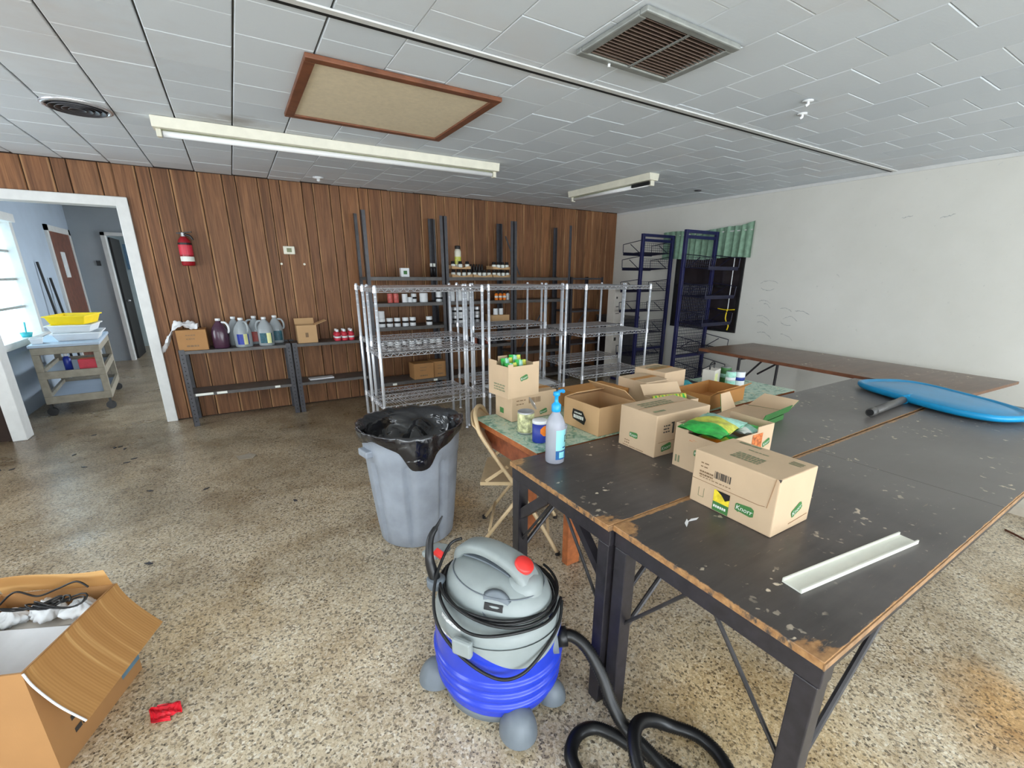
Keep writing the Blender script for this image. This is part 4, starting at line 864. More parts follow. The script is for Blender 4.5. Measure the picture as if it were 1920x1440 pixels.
# B : open carton of pouches
def pouch(name, mats, loc, rot, sx, sy, th, label, group):
    def top(u, v): e_ = (math.sin(PI * u) * math.sin(PI * v)) ** .5 if 0 < u < 1 and 0 < v < 1 else 0; return (sx * (u - .5), sy * (v - .5), th * e_ + .004 * math.sin(u * 14 + v * 9))
    mb = MB(); n0 = 0; mb.grid(top, 12, 10)
    for q in range(len(mb.f)):
        i = q % 12; mb.m[q] = 0 if i < 4 else (1 if i < 8 else 2)
    mb.mat(0).grid(lambda u, v: (lambda p_: (p_[0], p_[1], -p_[2] * .6 - .001))(top(1 - u, v)), 12, 10)
    o = link(name, mb.mesh(name, mats, True), None, loc, rot); return tag(o, label, 'pouch', group)
B = open_carton('food_carton', 'open kraft carton overfilled with green food pouches', (1.637, 1.043, ZT), .36, .2, .155, M_card, M_card, 0, .004, (), 'kraft food cartons on the tables')
X, Y = .18, .10; L3 = frame((-X, Y, 0), (0, -1, 0), (0, 0, 1)); R3 = frame((X, -Y, 0), (0, 1, 0), (0, 0, 1)); F3 = frame((-X, -Y, 0), (1, 0, 0), (0, 0, 1))
for q in ((-X, -X + .004, .04, Y, .155, .185), (-X + .004, -X + .05, Y - .004, Y, .155, .185), (X - .11, X - .004, -Y, -Y + .004, .155, .178), (X - .004, X, -Y, Y, .155, .178)): part(B, 'torn_edge', MB().box(*q), M_card)
logo(B, L3, .125, .085, .055); logo(B, F3, .318, .10, .05, .3); d = MB(); rect(d, F3, .215, .07, .285, .15); part(B, 'food_picture', d, M_food); d = MB(); rect(d, L3, .012, .02, .02, .05); rect(d, L3, .026, .02, .034, .05); part(B, 'symbol', d, M_pgrey)
pouch('food_pouch', [M_green, M_lime, M_mint], (1.58, 1.06, ZT + .176), (.06, .03, .25), .30, .17, .022, 'glossy green and mint pouch lying on top of the pouch carton', 'food pouches in the open carton')
pouch('food_pouch', [M_pwhite, M_mint, M_green], (1.735, 1.02, ZT + .145), (-.05, .05, -.1), .15, .12, .014, 'white and mint pouch at right in the pouch carton', 'food pouches in the open carton')
pouch('food_pouch', [M_orange, M_lime, M_green], (1.55, 1.01, ZT + .128), (.05, 0, .1), .18, .14, .016, 'orange and yellow pouch low in the pouch carton', 'food pouches in the open carton')
pouch('food_pouch', [M_green, M_pblack, M_mint], (1.63, 1.045, ZT + .085), (0, 0, .1), .30, .15, .016, 'dark green pouch buried in the pouch carton', 'food pouches in the open carton')
# D : low open tan carton with the black badge
D = open_carton('food_carton', 'low open tan carton with a black badge beside the soap bottle', (1.535, 1.70, ZG), .25, .27, .145, M_card2, M_card2, .03, .004, (('+y', .1, -1.15), ('+x', .11, -.9)), 'kraft food cartons on the tables')
L4 = frame((-.125, .135, 0), (0, -1, 0), (0, 0, 1)); d = MB(); pts = [(.075, .045), (.165, .030), (.178, .062), (.150, .098), (.075, .098), (.068, .07)]; flat(d, L4, pts); bd_ = part(D, 'badge', d, M_pblack)
d = MB(); dashes(d, lambda x, y, z=0: L4(x, y, .0006), .088, .078, .145, 1, .01, .008, 41, .006, .012, .003); dashes(d, lambda x, y, z=0: L4(x, y, .0006), .082, .052, .158, 1, .01, .018, 42, .008, .014, .003); part(bd_, 'badge_print', d, M_pwhite)
# E : stacked cartons
E1 = plain_carton('food_carton', 'closed kraft carton at the bottom of the stack on the oilcloth', (1.31, 2.06, ZG), .30, .17, .145, M_card, 'kraft food cartons on the tables', False, .03)
fr = frame((-.15, -.085, 0), (1, 0, 0), (0, 0, 1)); fl_ = frame((-.15, .085, 0), (0, -1, 0), (0, 0, 1)); d = MB(); barcode(d, fr, .11, .09, .19, .12, 6); dashes(d, fr, .03, .11, .09, 2, .02, .005, 44, .01, .03); part(E1, 'barcode', d, M_pbrown); logo(E1, fr, .21, .03, .05, .2); d = MB(); rect(d, fl_, .05, .03, .09, .06); part(E1, 'print', d, M_pgreen)
E2 = open_carton('food_carton', 'open kraft carton with green packets on top of the stack', (1.205, 2.02, ZG + .1465), .2, .18, .165, M_card, M_card, .1, .004, (), 'kraft food cartons on the tables')
fr = frame((-.1, -.09, 0), (1, 0, 0), (0, 0, 1)); fl_ = frame((-.1, .09, 0), (0, -1, 0), (0, 0, 1)); logo(E2, fr, .1, .10, .05, .25); d = MB(); dashes(d, fl_, .05, .06, .15, 3, .014, .007, 46, .008, .03); part(E2, 'print', d, M_pgrey)
for q in ((-.1, -.07, -.09, -.086, .165, .178), (-.04, .02, .086, .09, .165, .192), (.06, .1, -.09, -.086, .165, .178), (-.1, -.096, .02, .09, .165, .185)): part(E2, 'torn_edge', MB().box(*q), M_card)
for i, (x, y, a) in enumerate(((1.165, 1.975, .05), (1.235, 2.0, .1), (1.175, 2.035, .1), (1.235, 2.06, .05))): pouch('food_packet', [M_green, M_mint, M_lime], (x, y, ZG + .1465 + .115 + .008 * i), (1.45, .08 * (i % 2), a), .075, .12, .010, 'green and white packet in the top stacked carton, %s from the left' % words[i], 'packets in the top stacked carton')
# F, G : cartons behind
F_ = plain_carton('food_carton', 'flat orange-brown carton behind the low open carton', (1.77, 2.02, ZG), .36, .24, .105, M_cardin, 'kraft food cartons on the tables', False, .05)
fr = frame((-.18, -.12, .105), (1, 0, 0), (0, 1, 0)); d = MB(); dashes(d, fr, .1, .08, .3, 3, .03, .012, 48, .02, .05); part(F_, 'top_print', d, M_pgrey)
G1 = plain_carton('food_carton', 'closed kraft carton with a green mark, left of the pair at the back', (2.06, 1.90, ZG), .2, .22, .16, M_card, 'kraft food cartons on the tables', False, .05); logo(G1, frame((-.1, -.11, 0), (1, 0, 0), (0, 0, 1)), .12, .07, .06, .1)
G2 = plain_carton('food_carton', 'closed kraft carton at the right of the pair at the back', (2.285, 1.97, ZG), .21, .24, .185, M_card, 'kraft food cartons on the tables', False, .08); logo(G2, frame((-.105, -.12, 0), (1, 0, 0), (0, 0, 1)), .11, .06, .045, .1)
d = MB(); dashes(d, frame((-.105, -.12, .1858), (1, 0, 0), (0, 1, 0)), .03, .17, .18, 3, .03, .014, 50, .02, .05); part(G2, 'top_print', d, M_pgrey)
# H : carton of yellow-green packets and the orange tray, green lid
H = open_carton('food_carton', 'open kraft carton of yellow-green packets beside the green tray', (2.02, 1.645, ZG), .26, .15, .10, M_card, M_card, -.2, .004, (('+y', .07, .7),), 'kraft food cartons on the tables')
for i in range(5): pouch('food_packet', [M_lime, M_green, M_lime], (1.93 + .045 * i, 1.665 - .010 * i, ZG + .07), (1.2, 0, -.2), .042, .09, .012, '%s yellow-green packet from the left beside the green tray' % words[i], 'yellow-green packets')
O_ = open_carton('shallow_carton', 'shallow orange-brown open carton in the middle of the oilcloth', (2.47, 1.72, ZG), .40, .25, .085, M_cardin, M_cardin, .1, .004, (('-y', .05, .9),))
GT = thing('display_tray', 'flattened green display tray with pale inside, flaps spread', 'tray', (2.29, 1.335, ZT), .12)
def tray_panel(nm, pts, th=.004):
    a, b_, c_, d_ = [Vector(q) for q in pts]; n = (b_ - a).cross(d_ - a).normalized() * th
    part(GT, nm, MB().mat(0).add([a, b_, c_, d_], [(0, 1, 2, 3)]).mat(1).add([a - n, b_ - n, c_ - n, d_ - n, a, b_, c_, d_], [(3, 2, 1, 0), (0, 1, 5, 4), (1, 2, 6, 5), (2, 3, 7, 6), (3, 0, 4, 7)]), [M_card, M_pgreen])
tray_panel('base', ((-.12, -.12, .045), (.2, -.12, .045), (.2, .12, .03), (-.12, .12, .03)))
tray_panel('front_wall', ((-.12, -.135, .085), (.2, -.135, .085), (.2, -.12, .0452), (-.12, -.12, .0452)))
tray_panel('side_flap', ((-.28, -.14, .01), (-.1215, -.13, .0455), (-.1215, .12, .0305), (-.27, .13, .005))); tray_panel('end_flap', ((.2015, -.12, .0455), (.27, -.14, .10), (.28, .05, .10), (.2015, .10, .033))); tray_panel('back_wall', ((-.06, .1215, .031), (.1, .1215, .031), (.08, .16, .12), (-.02, .16, .12)))
part(GT, 'underside_support', MB().box(-.1, .18, -.11, .11, 0, .028), M_pgreen)
# packages on the oilcloth at the back
pouch('snack_pack', [M_teal, M_pwhite, M_orange], (2.53, 1.965, ZG + .017), (0, 0, .1), .22, .14, .022, 'teal and white snack pack lying on the oilcloth', 'packs on the oilcloth'); pouch('snack_pack', [M_teal, M_teal, M_pblack], (2.53, 1.965, ZG + .058), (0, 0, -.1), .2, .12, .012, 'teal snack pack on top of the white one', 'packs on the oilcloth')
o = thing('drink_carton', 'white and pink carton with a wire handle at the back of the oilcloth', 'carton', (2.87, 2.0, ZG), .3); part(o, 'body', MB().box(-.06, .06, -.045, .045, 0, .115), M_cardw, bevel=.004); part(o, 'pink_panel', MB().box(-.055, -.002, -.0465, -.0452, .01, .09), M_palelab); part(o, 'side_panel', MB().box(.0602, .0612, -.04, .04, .01, .1), M_redl); part(o, 'handle', MB().tube(spline([(-.045, 0, .115), (-.045, 0, .15), (0, 0, .165), (.045, 0, .15), (.045, 0, .115)]), .005, 6), M_black, True)
can((3.01, 1.98, ZG), .037, .115, M_pgreen, 'green can at the back of the oilcloth', 'cans on the oilcloth', M_tin, M_mint); can((3.03, 1.88, ZG), .037, .10, M_white, 'white and blue can at the back of the oilcloth', 'cans on the oilcloth', M_tin, M_blue); can((2.955, 1.90, ZG), .034, .105, M_mint, 'pale green can between green can and carton', 'cans on the oilcloth', M_tin, M_white)
# cans and soap bottle in front
o = thing('food_can', 'open vegetable can with green label on the oilcloth', 'can', (1.145, 1.80, ZG)); part(o, 'body', MB().lathe([(.04, 0), (.042, .004), (.042, .108), (.041, .112), (.039, .112), (.039, .012)], 20, capt=True), M_tin, True); part(o, 'label_band', MB().lathe([(.0426, .008), (.0426, .104)], 20, capb=False, capt=False), pm('vegetable_label', (206, 210, 150), .45, var=.8, scale=34)); part(o, 'lid', MB().lathe([(.036, 0), (.036, .0015)], 18), M_tin, loc=(.045, .01, .142), rot=(.2, 1.1, 0))
o = thing('snack_can', 'blue paper can with an orange badge on the oilcloth', 'can', (1.135, 1.66, ZG)); part(o, 'body', MB().lathe([(.034, 0), (.036, .003), (.036, .10)], 20), M_blue, True); part(o, 'rim', MB().lathe([(.0368, .092), (.0368, .105), (.033, .107)], 20), M_white, True)
l = MB(); n = 8
for k in range(n):
    a0 = -2.1 + 1.3 * k / n; a1 = -2.1 + 1.3 * (k + 1) / n; hh = lambda q: .026 * math.sin(PI * min(max(q, .06), .94)) ** .6; g = .0364
    l.add([(g * math.cos(a0), g * math.sin(a0), .06 - hh(k / n)), (g * math.cos(a1), g * math.sin(a1), .06 - hh((k + 1) / n)), (g * math.cos(a1), g * math.sin(a1), .06 + hh((k + 1) / n)), (g * math.cos(a0), g * math.sin(a0), .06 + hh(k / n))], [(0, 1, 2, 3)])
part(o, 'badge', l, M_orange)
o = thing('cup', 'clear plastic cup with yellow contents behind the soap bottle', 'cup', (1.215, 1.60, ZG)); part(o, 'body', MB().lathe([(.022, 0), (.03, .085)], 16, capt=False), M_clear, True); part(o, 'contents', MB().lathe([(.0205, .002), (.024, .035)], 16), M_palelab, True)
sb_ = thing('soap_bottle', 'large clear pump bottle with cyan pump on the black table corner', 'bottle', (1.05, 1.42, ZT), .5)
part(sb_, 'body', MB().lathe([(.036, 0), (.041, .006), (.041, .15), (.038, .175), (.028, .2), (.018, .213), (.016, .222)], 28), M_clear, True)
l = MB(); n = 10
def lab(z0, z1, a_0, a_1, mi, g=.0416):
    l.mat(mi)
    for k in range(n):
        a0 = a_0 + (a_1 - a_0) * k / n; a1 = a_0 + (a_1 - a_0) * (k + 1) / n
        l.add([(g * math.cos(a0), g * math.sin(a0), z0), (g * math.cos(a1), g * math.sin(a1), z0), (g * math.cos(a1), g * math.sin(a1), z1), (g * math.cos(a0), g * math.sin(a0), z1)], [(0, 1, 2, 3)])
fa = -PI / 2 - .5
lab(.062, .150, fa - .8 + .25, fa + .9, 0); lab(.022, .060, fa - .8 + .25, fa + .9, 1); lab(.028, .055, fa - .2, fa + .45, 0, .0419); lab(.095, .125, fa + .45, fa + .85, 2, .0419); lab(.1, .12, fa + .55, fa + .75, 0, .0421); lab(.07, .076, fa + .2, fa + .85, 1, .0419)
part(sb_, 'label_band', l, [pm('aqua_label', (150, 222, 226), .4, var=.05), pm('deep_blue_label', (34, 98, 160), .4, var=.25), M_pdark])
pu = part(sb_, 'pump', MB().lathe([(.0185, .222), (.0195, .224), (.0195, .25), (.012, .257), (.008, .262), (.008, .285), (.014, .288), (.014, .302), (.006, .305)], 18), M_cyan2, True); part(pu, 'spout', MB().tube(spline([(0, 0, .297), (.03, 0, .299), (.06, 0, .295), (.066, 0, .288)]), .0075, 8, radii=None), M_cyan2, True)
# white strip
o = thing('vinyl_strip', 'white vinyl channel strip lying on the nearest black table', 'strip', (1.355, .42, ZT), -.118); part(o, 'channel', MB().prism([(-.026, 0), (.026, 0), (.026, .012), (.022, .012), (.022, .004), (-.022, .004), (-.022, .012), (-.026, .012)], -.265, .265), M_vinyl, rot=(PI / 2, 0, PI / 2))
# blue paddle with pipe
pd = thing('skimmer_head', 'flat blue plastic skimmer head with a grey pipe on the black table', 'skimmer', (3.66, .945, ZT + .0165), 0)
ax = Vector((-.46, -.888, 0)); sx_ = Vector((.888, -.46, 0))
def outline(t_, k=1.0):
    ct, st_ = math.cos(t_), math.sin(t_); e_ = .62; a = math.copysign(abs(ct) ** e_, ct) * .46 * k; b_ = math.copysign(abs(st_) ** e_, st_) * (.235 - .035 * ct) * k
    return ax * a + sx_ * b_
def paddle_ring(k, z): return [outline(2 * PI * q / 40, k) + Vector((0, 0, z)) for q in range(40)]
mb = MB(); rings = [paddle_ring(.97, 0), paddle_ring(1.0, .012), paddle_ring(1.0, .03), paddle_ring(.965, .038), paddle_ring(.93, .034), paddle_ring(.90, .026), paddle_ring(.86, .026), paddle_ring(.80, .034), paddle_ring(.5, .037), paddle_ring(.2, .038)]
mb.add([v_ for r_ in rings for v_ in r_], [(i * 40 + k, i * 40 + (k + 1) % 40, (i + 1) * 40 + (k + 1) % 40, (i + 1) * 40 + k) for i in range(len(rings) - 1) for k in range(40)] + [tuple(range(39, -1, -1)), tuple(range(360, 400))])
part(pd, 'blade', mb, M_cyan, True)
part(pd, 'pipe', MB().cyl((-.71, .075, .0105), (-.1, .10, .0105 - .001), .022, 16), M_pipe, True); part(pd, 'pipe_collar', MB().cyl((-.715, .0748, .0105), (-.66, .077, .0105), .0235, 16), M_pipe, True); part(pd, 'pipe_bore', MB().cyl((-.7165, .0747, .0105), (-.715, .0748, .0105), .018, 14), M_dark)
part(pd, 'socket', MB().cyl((-.22, .095, .0105), (-.02, .1, .0105), .027, 14), M_cyan, True)

# ================================================================== TRASH CAN
tc = thing('trash_can', 'grey ribbed plastic trash can lined with a black bag', 'trash can', (.745, 2.40, 0), .3)
def flute(r_, z, t_):
    k = (t_ * 8 / (2 * PI)) % 1.0
    dip = .022 if (k < .09) else (.006 if k < .2 else 0)
    return r_ - (dip if .02 < z < .52 else 0)
n = 128
part(tc, 'body', MB().lathe([(.205, 0), (.214, .008), (.226, .10), (.245, .30), (.258, .46), (.262, .515), (.266, .53), (.272, .60), (.276, .665), (.288, .668), (.29, .69), (.28, .692), (.272, .66), (.25, .4), (.2, .03)], n, rf=flute, capt=False), M_grey_pl, True)
def bagrim(u, v):
    t_ = 2 * PI * u; sag = .055 + .012 * math.sin(3 * t_ + 1) + .008 * math.sin(7 * t_)
    f_ = 1 / (1 + math.exp((abs(math.atan2(math.sin(t_ + 2.05), math.cos(t_ + 2.05))) - .26) / .055)); sag += .10 * f_
    w_ = .006 * math.sin(13 * t_ + 2) + .004 * math.sin(23 * t_) + .002 * math.sin(41 * t_)
    if v < .5: k = v / .5; return ((.25 + .05 * k + w_ * .4) * math.cos(t_), (.25 + .05 * k + w_ * .4) * math.sin(t_), .655 + .05 * math.sin(k * PI / 2) + w_ * .5)
    k = (v - .5) / .5; r_ = .30 + .004 * math.sin(k * PI) + w_ * .5 - .012 * k * (1 - f_ * .2) ; return (r_ * math.cos(t_), r_ * math.sin(t_), .705 - sag * 1.25 * k + w_ * .5)
bag = part(tc, 'bin_liner', MB().grid(bagrim, 120, 14), M_bag, True)
def baginner(u, v):
    t_ = 2 * PI * u; r_ = .252 * (1 - v) ; dep = .30 * (1 - (1 - v) ** 3)
    x_, y_ = r_ * math.cos(t_), r_ * math.sin(t_); z = .668 - dep
    lump = math.exp(-((x_ - .10) ** 2 + (y_ - .08) ** 2) / .02); z += lump * dep * .85
    z += (.016 * math.sin(26 * x_ + 18 * y_ + 1) + .012 * math.sin(40 * y_ - 22 * x_) + .008 * math.sin(70 * x_ + 31 * y_)) * min(1, v * 5)
    return (r_ * math.cos(t_), r_ * math.sin(t_), z)
part(tc, 'liner_inside', MB().grid(baginner, 110, 26), M_bag, True)
for a in (PI * .97, -.05): part(tc, 'handle', MB().box(-.02, .03, -.05, .05, .56, .60), M_grey_pl, loc=(.272 * math.cos(a), .272 * math.sin(a), 0), rot=(0, 0, a), bevel=.008)

# ================================================================== FOLDING CHAIR
N_ = Vector((1.322, 1.734, 0)); dd = Vector((.83, -.558, 0)); ww = Vector((.558, .83, 0))
ch = thing('folding_chair', 'beige metal folding chair pulled up to the green covered table', 'chair', tuple(N_ - dd * .24 + ww * .2), 0); base = Vector(ch.location)
def cpt(d_, w_, z): return (N_ + dd * d_ + ww * w_ + Vector((0, 0, z))) - base
CW = .40
for w_ in (0, CW):
    pts = [cpt(-.0, w_, .012), cpt(-.13, w_, .25), cpt(-.25, w_, .44), cpt(-.345, w_ + (.012 if w_ == 0 else -.012), .58), cpt(-.425, w_ + (.03 if w_ == 0 else -.03), .70)]
    if w_ == 0: f0 = pts
    else: f1 = pts
top = [cpt(-.448, .06, .755), cpt(-.462, .12, .782), cpt(-.466, CW / 2, .79), cpt(-.462, CW - .12, .782), cpt(-.448, CW - .06, .755)]
part(ch, 'back_frame', MB().tube(spline(f0 + top + f1[::-1], 6), .0115, 10), M_beige, True)
def backp(u, v):
    w_ = .03 + (CW - .06) * u; z = .775 - .15 * v - .025 * abs(2 * u - 1) ** 3 * (1 - v); d_ = -.462 + .105 * v * .95 - .025 * math.sin(PI * u)
    return tuple(cpt(d_, w_, z))
part(ch, 'backrest', MB().slab(backp, 16, 6, dd * .006), M_beige, True)
def seat(u, v):
    w_ = .025 + (CW - .05) * u; d_ = -.43 + .40 * v; z = .425 + .012 * v - .008 * math.sin(PI * u) * math.sin(PI * v); return tuple(cpt(d_ + .19 * 0, w_, z))
part(ch, 'seat', MB().slab(seat, 10, 10, (0, 0, .02)), M_beige, True)
for w_ in (.025, CW - .025):
    part(ch, 'leg', MB().cyl(cpt(-.17, w_, .41), cpt(-.45, w_, .012), .0105, 10), M_beige, True); part(ch, 'hinge_stay', MB().bar(cpt(-.40, w_, .43), cpt(-.28, w_, .52), .004, .018), M_beige)
part(ch, 'rear_stretcher', MB().cyl(cpt(-.385, .03, .12), cpt(-.385, CW - .03, .12), .008, 8), M_beige, True); part(ch, 'front_stretcher', MB().cyl(cpt(-.055, 0, .11), cpt(-.055, CW, .11), .008, 8), M_beige, True)
for d_, w_ in ((0, 0), (0, CW), (-.455, .025), (-.455, CW - .025)): part(ch, 'foot_cap', MB().cyl(cpt(d_, w_, 0), cpt(d_, w_, .02), .0135, 10), M_rubber)

# ================================================================== WET/DRY VACUUM
vc = thing('vacuum_cleaner', 'blue and grey wet dry vacuum with a coiled cord, in front of the black tables', 'vacuum', (.645, 1.19, 0), math.radians(-68))
# local +x is the front of the machine (toward the camera), +y its right-hand side seen from behind
VR = .226
def bands(r_, z, t_):
    s_ = 0
    for zc in (.115, .165, .215): s_ += .011 * math.exp(-((z - zc) / .015) ** 4)
    return (r_ + s_) * (1 + .03 * math.cos(2 * t_))
prof = [(VR * .84, .055), (VR * .92, .07)] + [(VR * (.94 + .07 * math.sin((z - .07) / .27 * PI * .6)), z) for z in [.07 + .27 * k / 80 for k in range(1, 81)]] + [(VR * .985, .362), (VR * .97, .366)]
part(vc, 'tank', MB().lathe(prof, 72, rf=bands), M_vblue, True)
def lidf(r_, z, t_): return r_ * (1 + .03 * math.cos(2 * t_))
part(vc, 'lid', MB().lathe([(VR * .96, .345), (VR * 1.0, .352), (VR * 1.0, .372), (VR * .965, .395), (VR * .93, .412), (VR * .86, .418), (VR * .83, .424)], 64, rf=lidf), M_vgrey, True)
def motor(r_, z, t_): return r_ * (1 + .16 * math.cos(2 * t_) + .02 * math.cos(4 * t_))
part(vc, 'motor_housing', MB().lathe([(VR * .80, .41), (VR * .79, .44), (VR * .74, .475), (VR * .62, .505), (VR * .42, .525), (VR * .15, .533), (.002, .534)], 56, rf=motor), M_vgrey, True)
# skirt that dips at the front of the lid
def skirt(u, v):
    a0 = -1.0 + 2.0 * u; a = a0 - .45; z = .372 - v * (.085 * math.cos(a0 * 1.4) ** 2 if abs(a0 * 1.4) < PI / 2 else 0); r_ = VR * 1.012 + .003
    rr = r_ * (1 + .03 * math.cos(2 * a)); return (rr * math.cos(a), rr * math.sin(a), z)
part(vc, 'lid_skirt', MB().grid(skirt, 30, 6), M_vgrey, True)
hd = [(-.175, 0, .48), (-.16, 0, .525), (-.11, 0, .56), (-.03, 0, .578), (.06, 0, .57), (.115, 0, .548), (.145, 0, .50)]
P_ = spline(hd, 8); hm = MB(); prev = None
for i, q in enumerate(P_):
    d_ = (P_[min(i + 1, len(P_) - 1)] - P_[max(i - 1, 0)]).normalized(); nn = Vector((-d_.z, 0, d_.x)); wv = .034 + .016 * (i / len(P_)); tv = .019
    ring = [q + Vector((0, s_ * wv, 0)) + nn * tv * t__ for s_, t__ in ((-1, -.6), (-.75, -1), (.75, -1), (1, -.6), (1, .5), (.7, 1), (-.7, 1), (-1, .5))]
    hm.v += [tuple(x) for x in ring]
    if i: hm.f += [(8 * i - 8 + k, 8 * i - 8 + (k + 1) % 8, 8 * i + (k + 1) % 8, 8 * i + k) for k in range(8)]; hm.m += [0] * 8
hm.f += [tuple(range(7, -1, -1)), tuple(range(len(hm.v) - 8, len(hm.v)))]; hm.m += [0, 0]
part(vc, 'handle', hm, M_vgrey, True)
part(vc, 'rear_cap', MB().box(-.235, -.15, -.045, .045, .50, .53), M_vgrey, bevel=.012, rot=(0, -.25, 0))
part(vc, 'front_shroud', MB().lathe([(.07, .43), (.066, .49), (.056, .525), (.03, .54)], 28, (.118, 0, 0)), M_vgrey, True)
part(vc, 'switch', MB().lathe([(.034, 0), (.034, .012), (.028, .018), (.002, .019)], 20), M_vred, True, loc=(.112, 0, .566), rot=(0, .5, 0), label='red rocker switch')
part(vc, 'exhaust_recess', MB().lathe([(.058, 0), (.045, .006), (.001, .008)], 24), M_vdark, True, loc=(.085, -.118, .468), rot=(1.15, .0, .35)); part(vc, 'exhaust_slot', MB().box(-.035, .03, -.012, .012, .008, .0115), M_black, loc=(.085, -.118, .468), rot=(1.15, .0, .35), bevel=.004)
sgo = []
for k in range(60): a = 2 * PI * k / 60; rr = VR * .665 * (1 + .16 * math.cos(2 * a) + .02 * math.cos(4 * a)) + .001; sgo.append((rr * math.cos(a), rr * math.sin(a), .4965))
part(vc, 'housing_seam', MB().tube(sgo, .0022, 5, closed=True), M_vdark, True)
part(vc, 'handle_slot', MB().slab(lambda u, v: (-.13 + .21 * u, -.036 + .072 * v, .534 + .012 * math.sin(PI * u)), 10, 4, (0, 0, .006)), M_vdark, True)
# labels
d = MB()
for k in range(10):
    a0 = -2.0 + .5 * k / 10; a1 = -2.0 + .5 * (k + 1) / 10; g = lambda a, r_: (r_ * (1 + .03 * math.cos(2 * a)) * math.cos(a), r_ * (1 + .03 * math.cos(2 * a)) * math.sin(a))
    d.add([g(a0, VR * 1.0 + .0012) + (.354,), g(a1, VR * 1.0 + .0012) + (.354,), g(a1, VR * .94 + .0015) + (.410,), g(a0, VR * .94 + .0015) + (.410,)], [(0, 1, 2, 3)])
part(vc, 'warning_label', d, pm('speckled_white_label', (224, 228, 230), .5, var=.5, scale=90))
d = MB()
for k in range(8):
    a0 = -.22 + .36 * k / 8; a1 = -.22 + .36 * (k + 1) / 8; d.mat(1 if 2 <= k <= 4 else 0)
    d.add([g(a0, VR * 1.0 + .0012) + (.345,), g(a1, VR * 1.0 + .0012) + (.345,), g(a1, VR * .92 + .003) + (.414,), g(a0, VR * .92 + .003) + (.414,)], [(0, 1, 2, 3)])
part(vc, 'model_label', d, [pm('navy_label', (34, 38, 96), .4), M_pwhite])
for a in (-1.38, 1.9): part(vc, 'latch', MB().box(-.012, .012, -.035, .035, -.03, .03), M_vgrey, loc=((VR + .012) * math.cos(a), (VR + .012) * math.sin(a), .372), rot=(0, 0, a), bevel=.008)
# cord wound round the housing
cp = []
rn = random.Random(5)
for k in range(150):
    a = k / 150 * 2 * PI * 3.2; r_ = VR * (.86 + .04 * math.sin(a * .7)) * (1 + .10 * math.cos(2 * a)); cp.append((r_ * math.cos(a), r_ * math.sin(a), .432 + .012 * math.sin(a * 1.3 + 1) + .006 * (k / 50)))
part(vc, 'cord', MB().tube(cp, .0052, 6), M_black, True)
part(vc, 'cord', MB().tube(spline([(VR * .95, .09, .42), (VR * 1.06, .03, .375), (VR * 1.07, -.06, .34), (VR * .96, -.15, .30), (VR * .66, -.20, .285), (.03, -.232, .33), (-.08, -.225, .40), (-.16, -.15, .47), (-.2, -.04, .54), (-.17, .0, .565)]), .0055, 6), M_black, True)
part(vc, 'cord', MB().tube(spline([(-.2, -.05, .46), (-.13, -.16, .44), (.0, -.215, .425), (.1, -.2, .42), (.19, -.1, .415), (.225, .0, .41), (.21, .09, .43)]), .0055, 6), M_black, True)
part(vc, 'plug', MB().box(-.02, .02, -.012, .012, -.01, .01), M_vred, loc=(-.215, -.075, .52), rot=(.3, .4, .2), bevel=.003)
# base with four caster feet
part(vc, 'base', MB().lathe([(VR * .80, .03), (VR * .9, .04), (VR * .9, .075), (VR * .86, .085)], 48), M_vdark, True)
for k, (a, r_, s_) in enumerate(((-.60, .232, 1.12), (.22, .215, .85), (-2.45, .235, 1.05), (1.45, .235, 1.0))):
    def dome(u, v, a=a, r_=r_, s_=s_): t_ = 2 * PI * u; q = math.sin(v * PI / 2); return (.058 * s_ * q * math.cos(t_) * 1.1, .058 * s_ * q * math.sin(t_), .026 + .085 * s_ * math.cos(v * PI / 2))
    part(vc, 'caster_cover', MB().grid(dome, 24, 10), M_vdark, True, loc=(r_ * math.cos(a), r_ * math.sin(a), 0), rot=(0, 0, a)); part(vc, 'wheel', MB().cyl((-.0, -.012, .024), (0, .012, .024), .024, 14), M_rubber, True, loc=(r_ * math.cos(a), r_ * math.sin(a), 0), rot=(0, 0, a))
# tool stored upright at the rear
inv = Matrix.Rotation(math.radians(68), 3, 'Z'); V0 = Vector((.645, 1.19, 0)); hx_ = inv @ (Vector((.462, 1.318, 0)) - V0)
part(vc, 'tool_holder', MB().lathe([(.028, .42), (.034, .43), (.034, .455), (.028, .46)], 18, (hx_[0], hx_[1], 0)), M_vdark, True)
ctp = spline([inv @ (Vector(q) - V0) for q in ((.462, 1.318, .44), (.452, 1.335, .50), (.452, 1.345, .54), (.47, 1.372, .59), (.505, 1.388, .625), (.528, 1.396, .65))], 6)
part(vc, 'crevice_tool', MB().tube(ctp, .02, 12, radii=[.0215 - .0005 * k - (.004 if k > 22 else 0) for k in range(len(ctp))]), M_black, True)
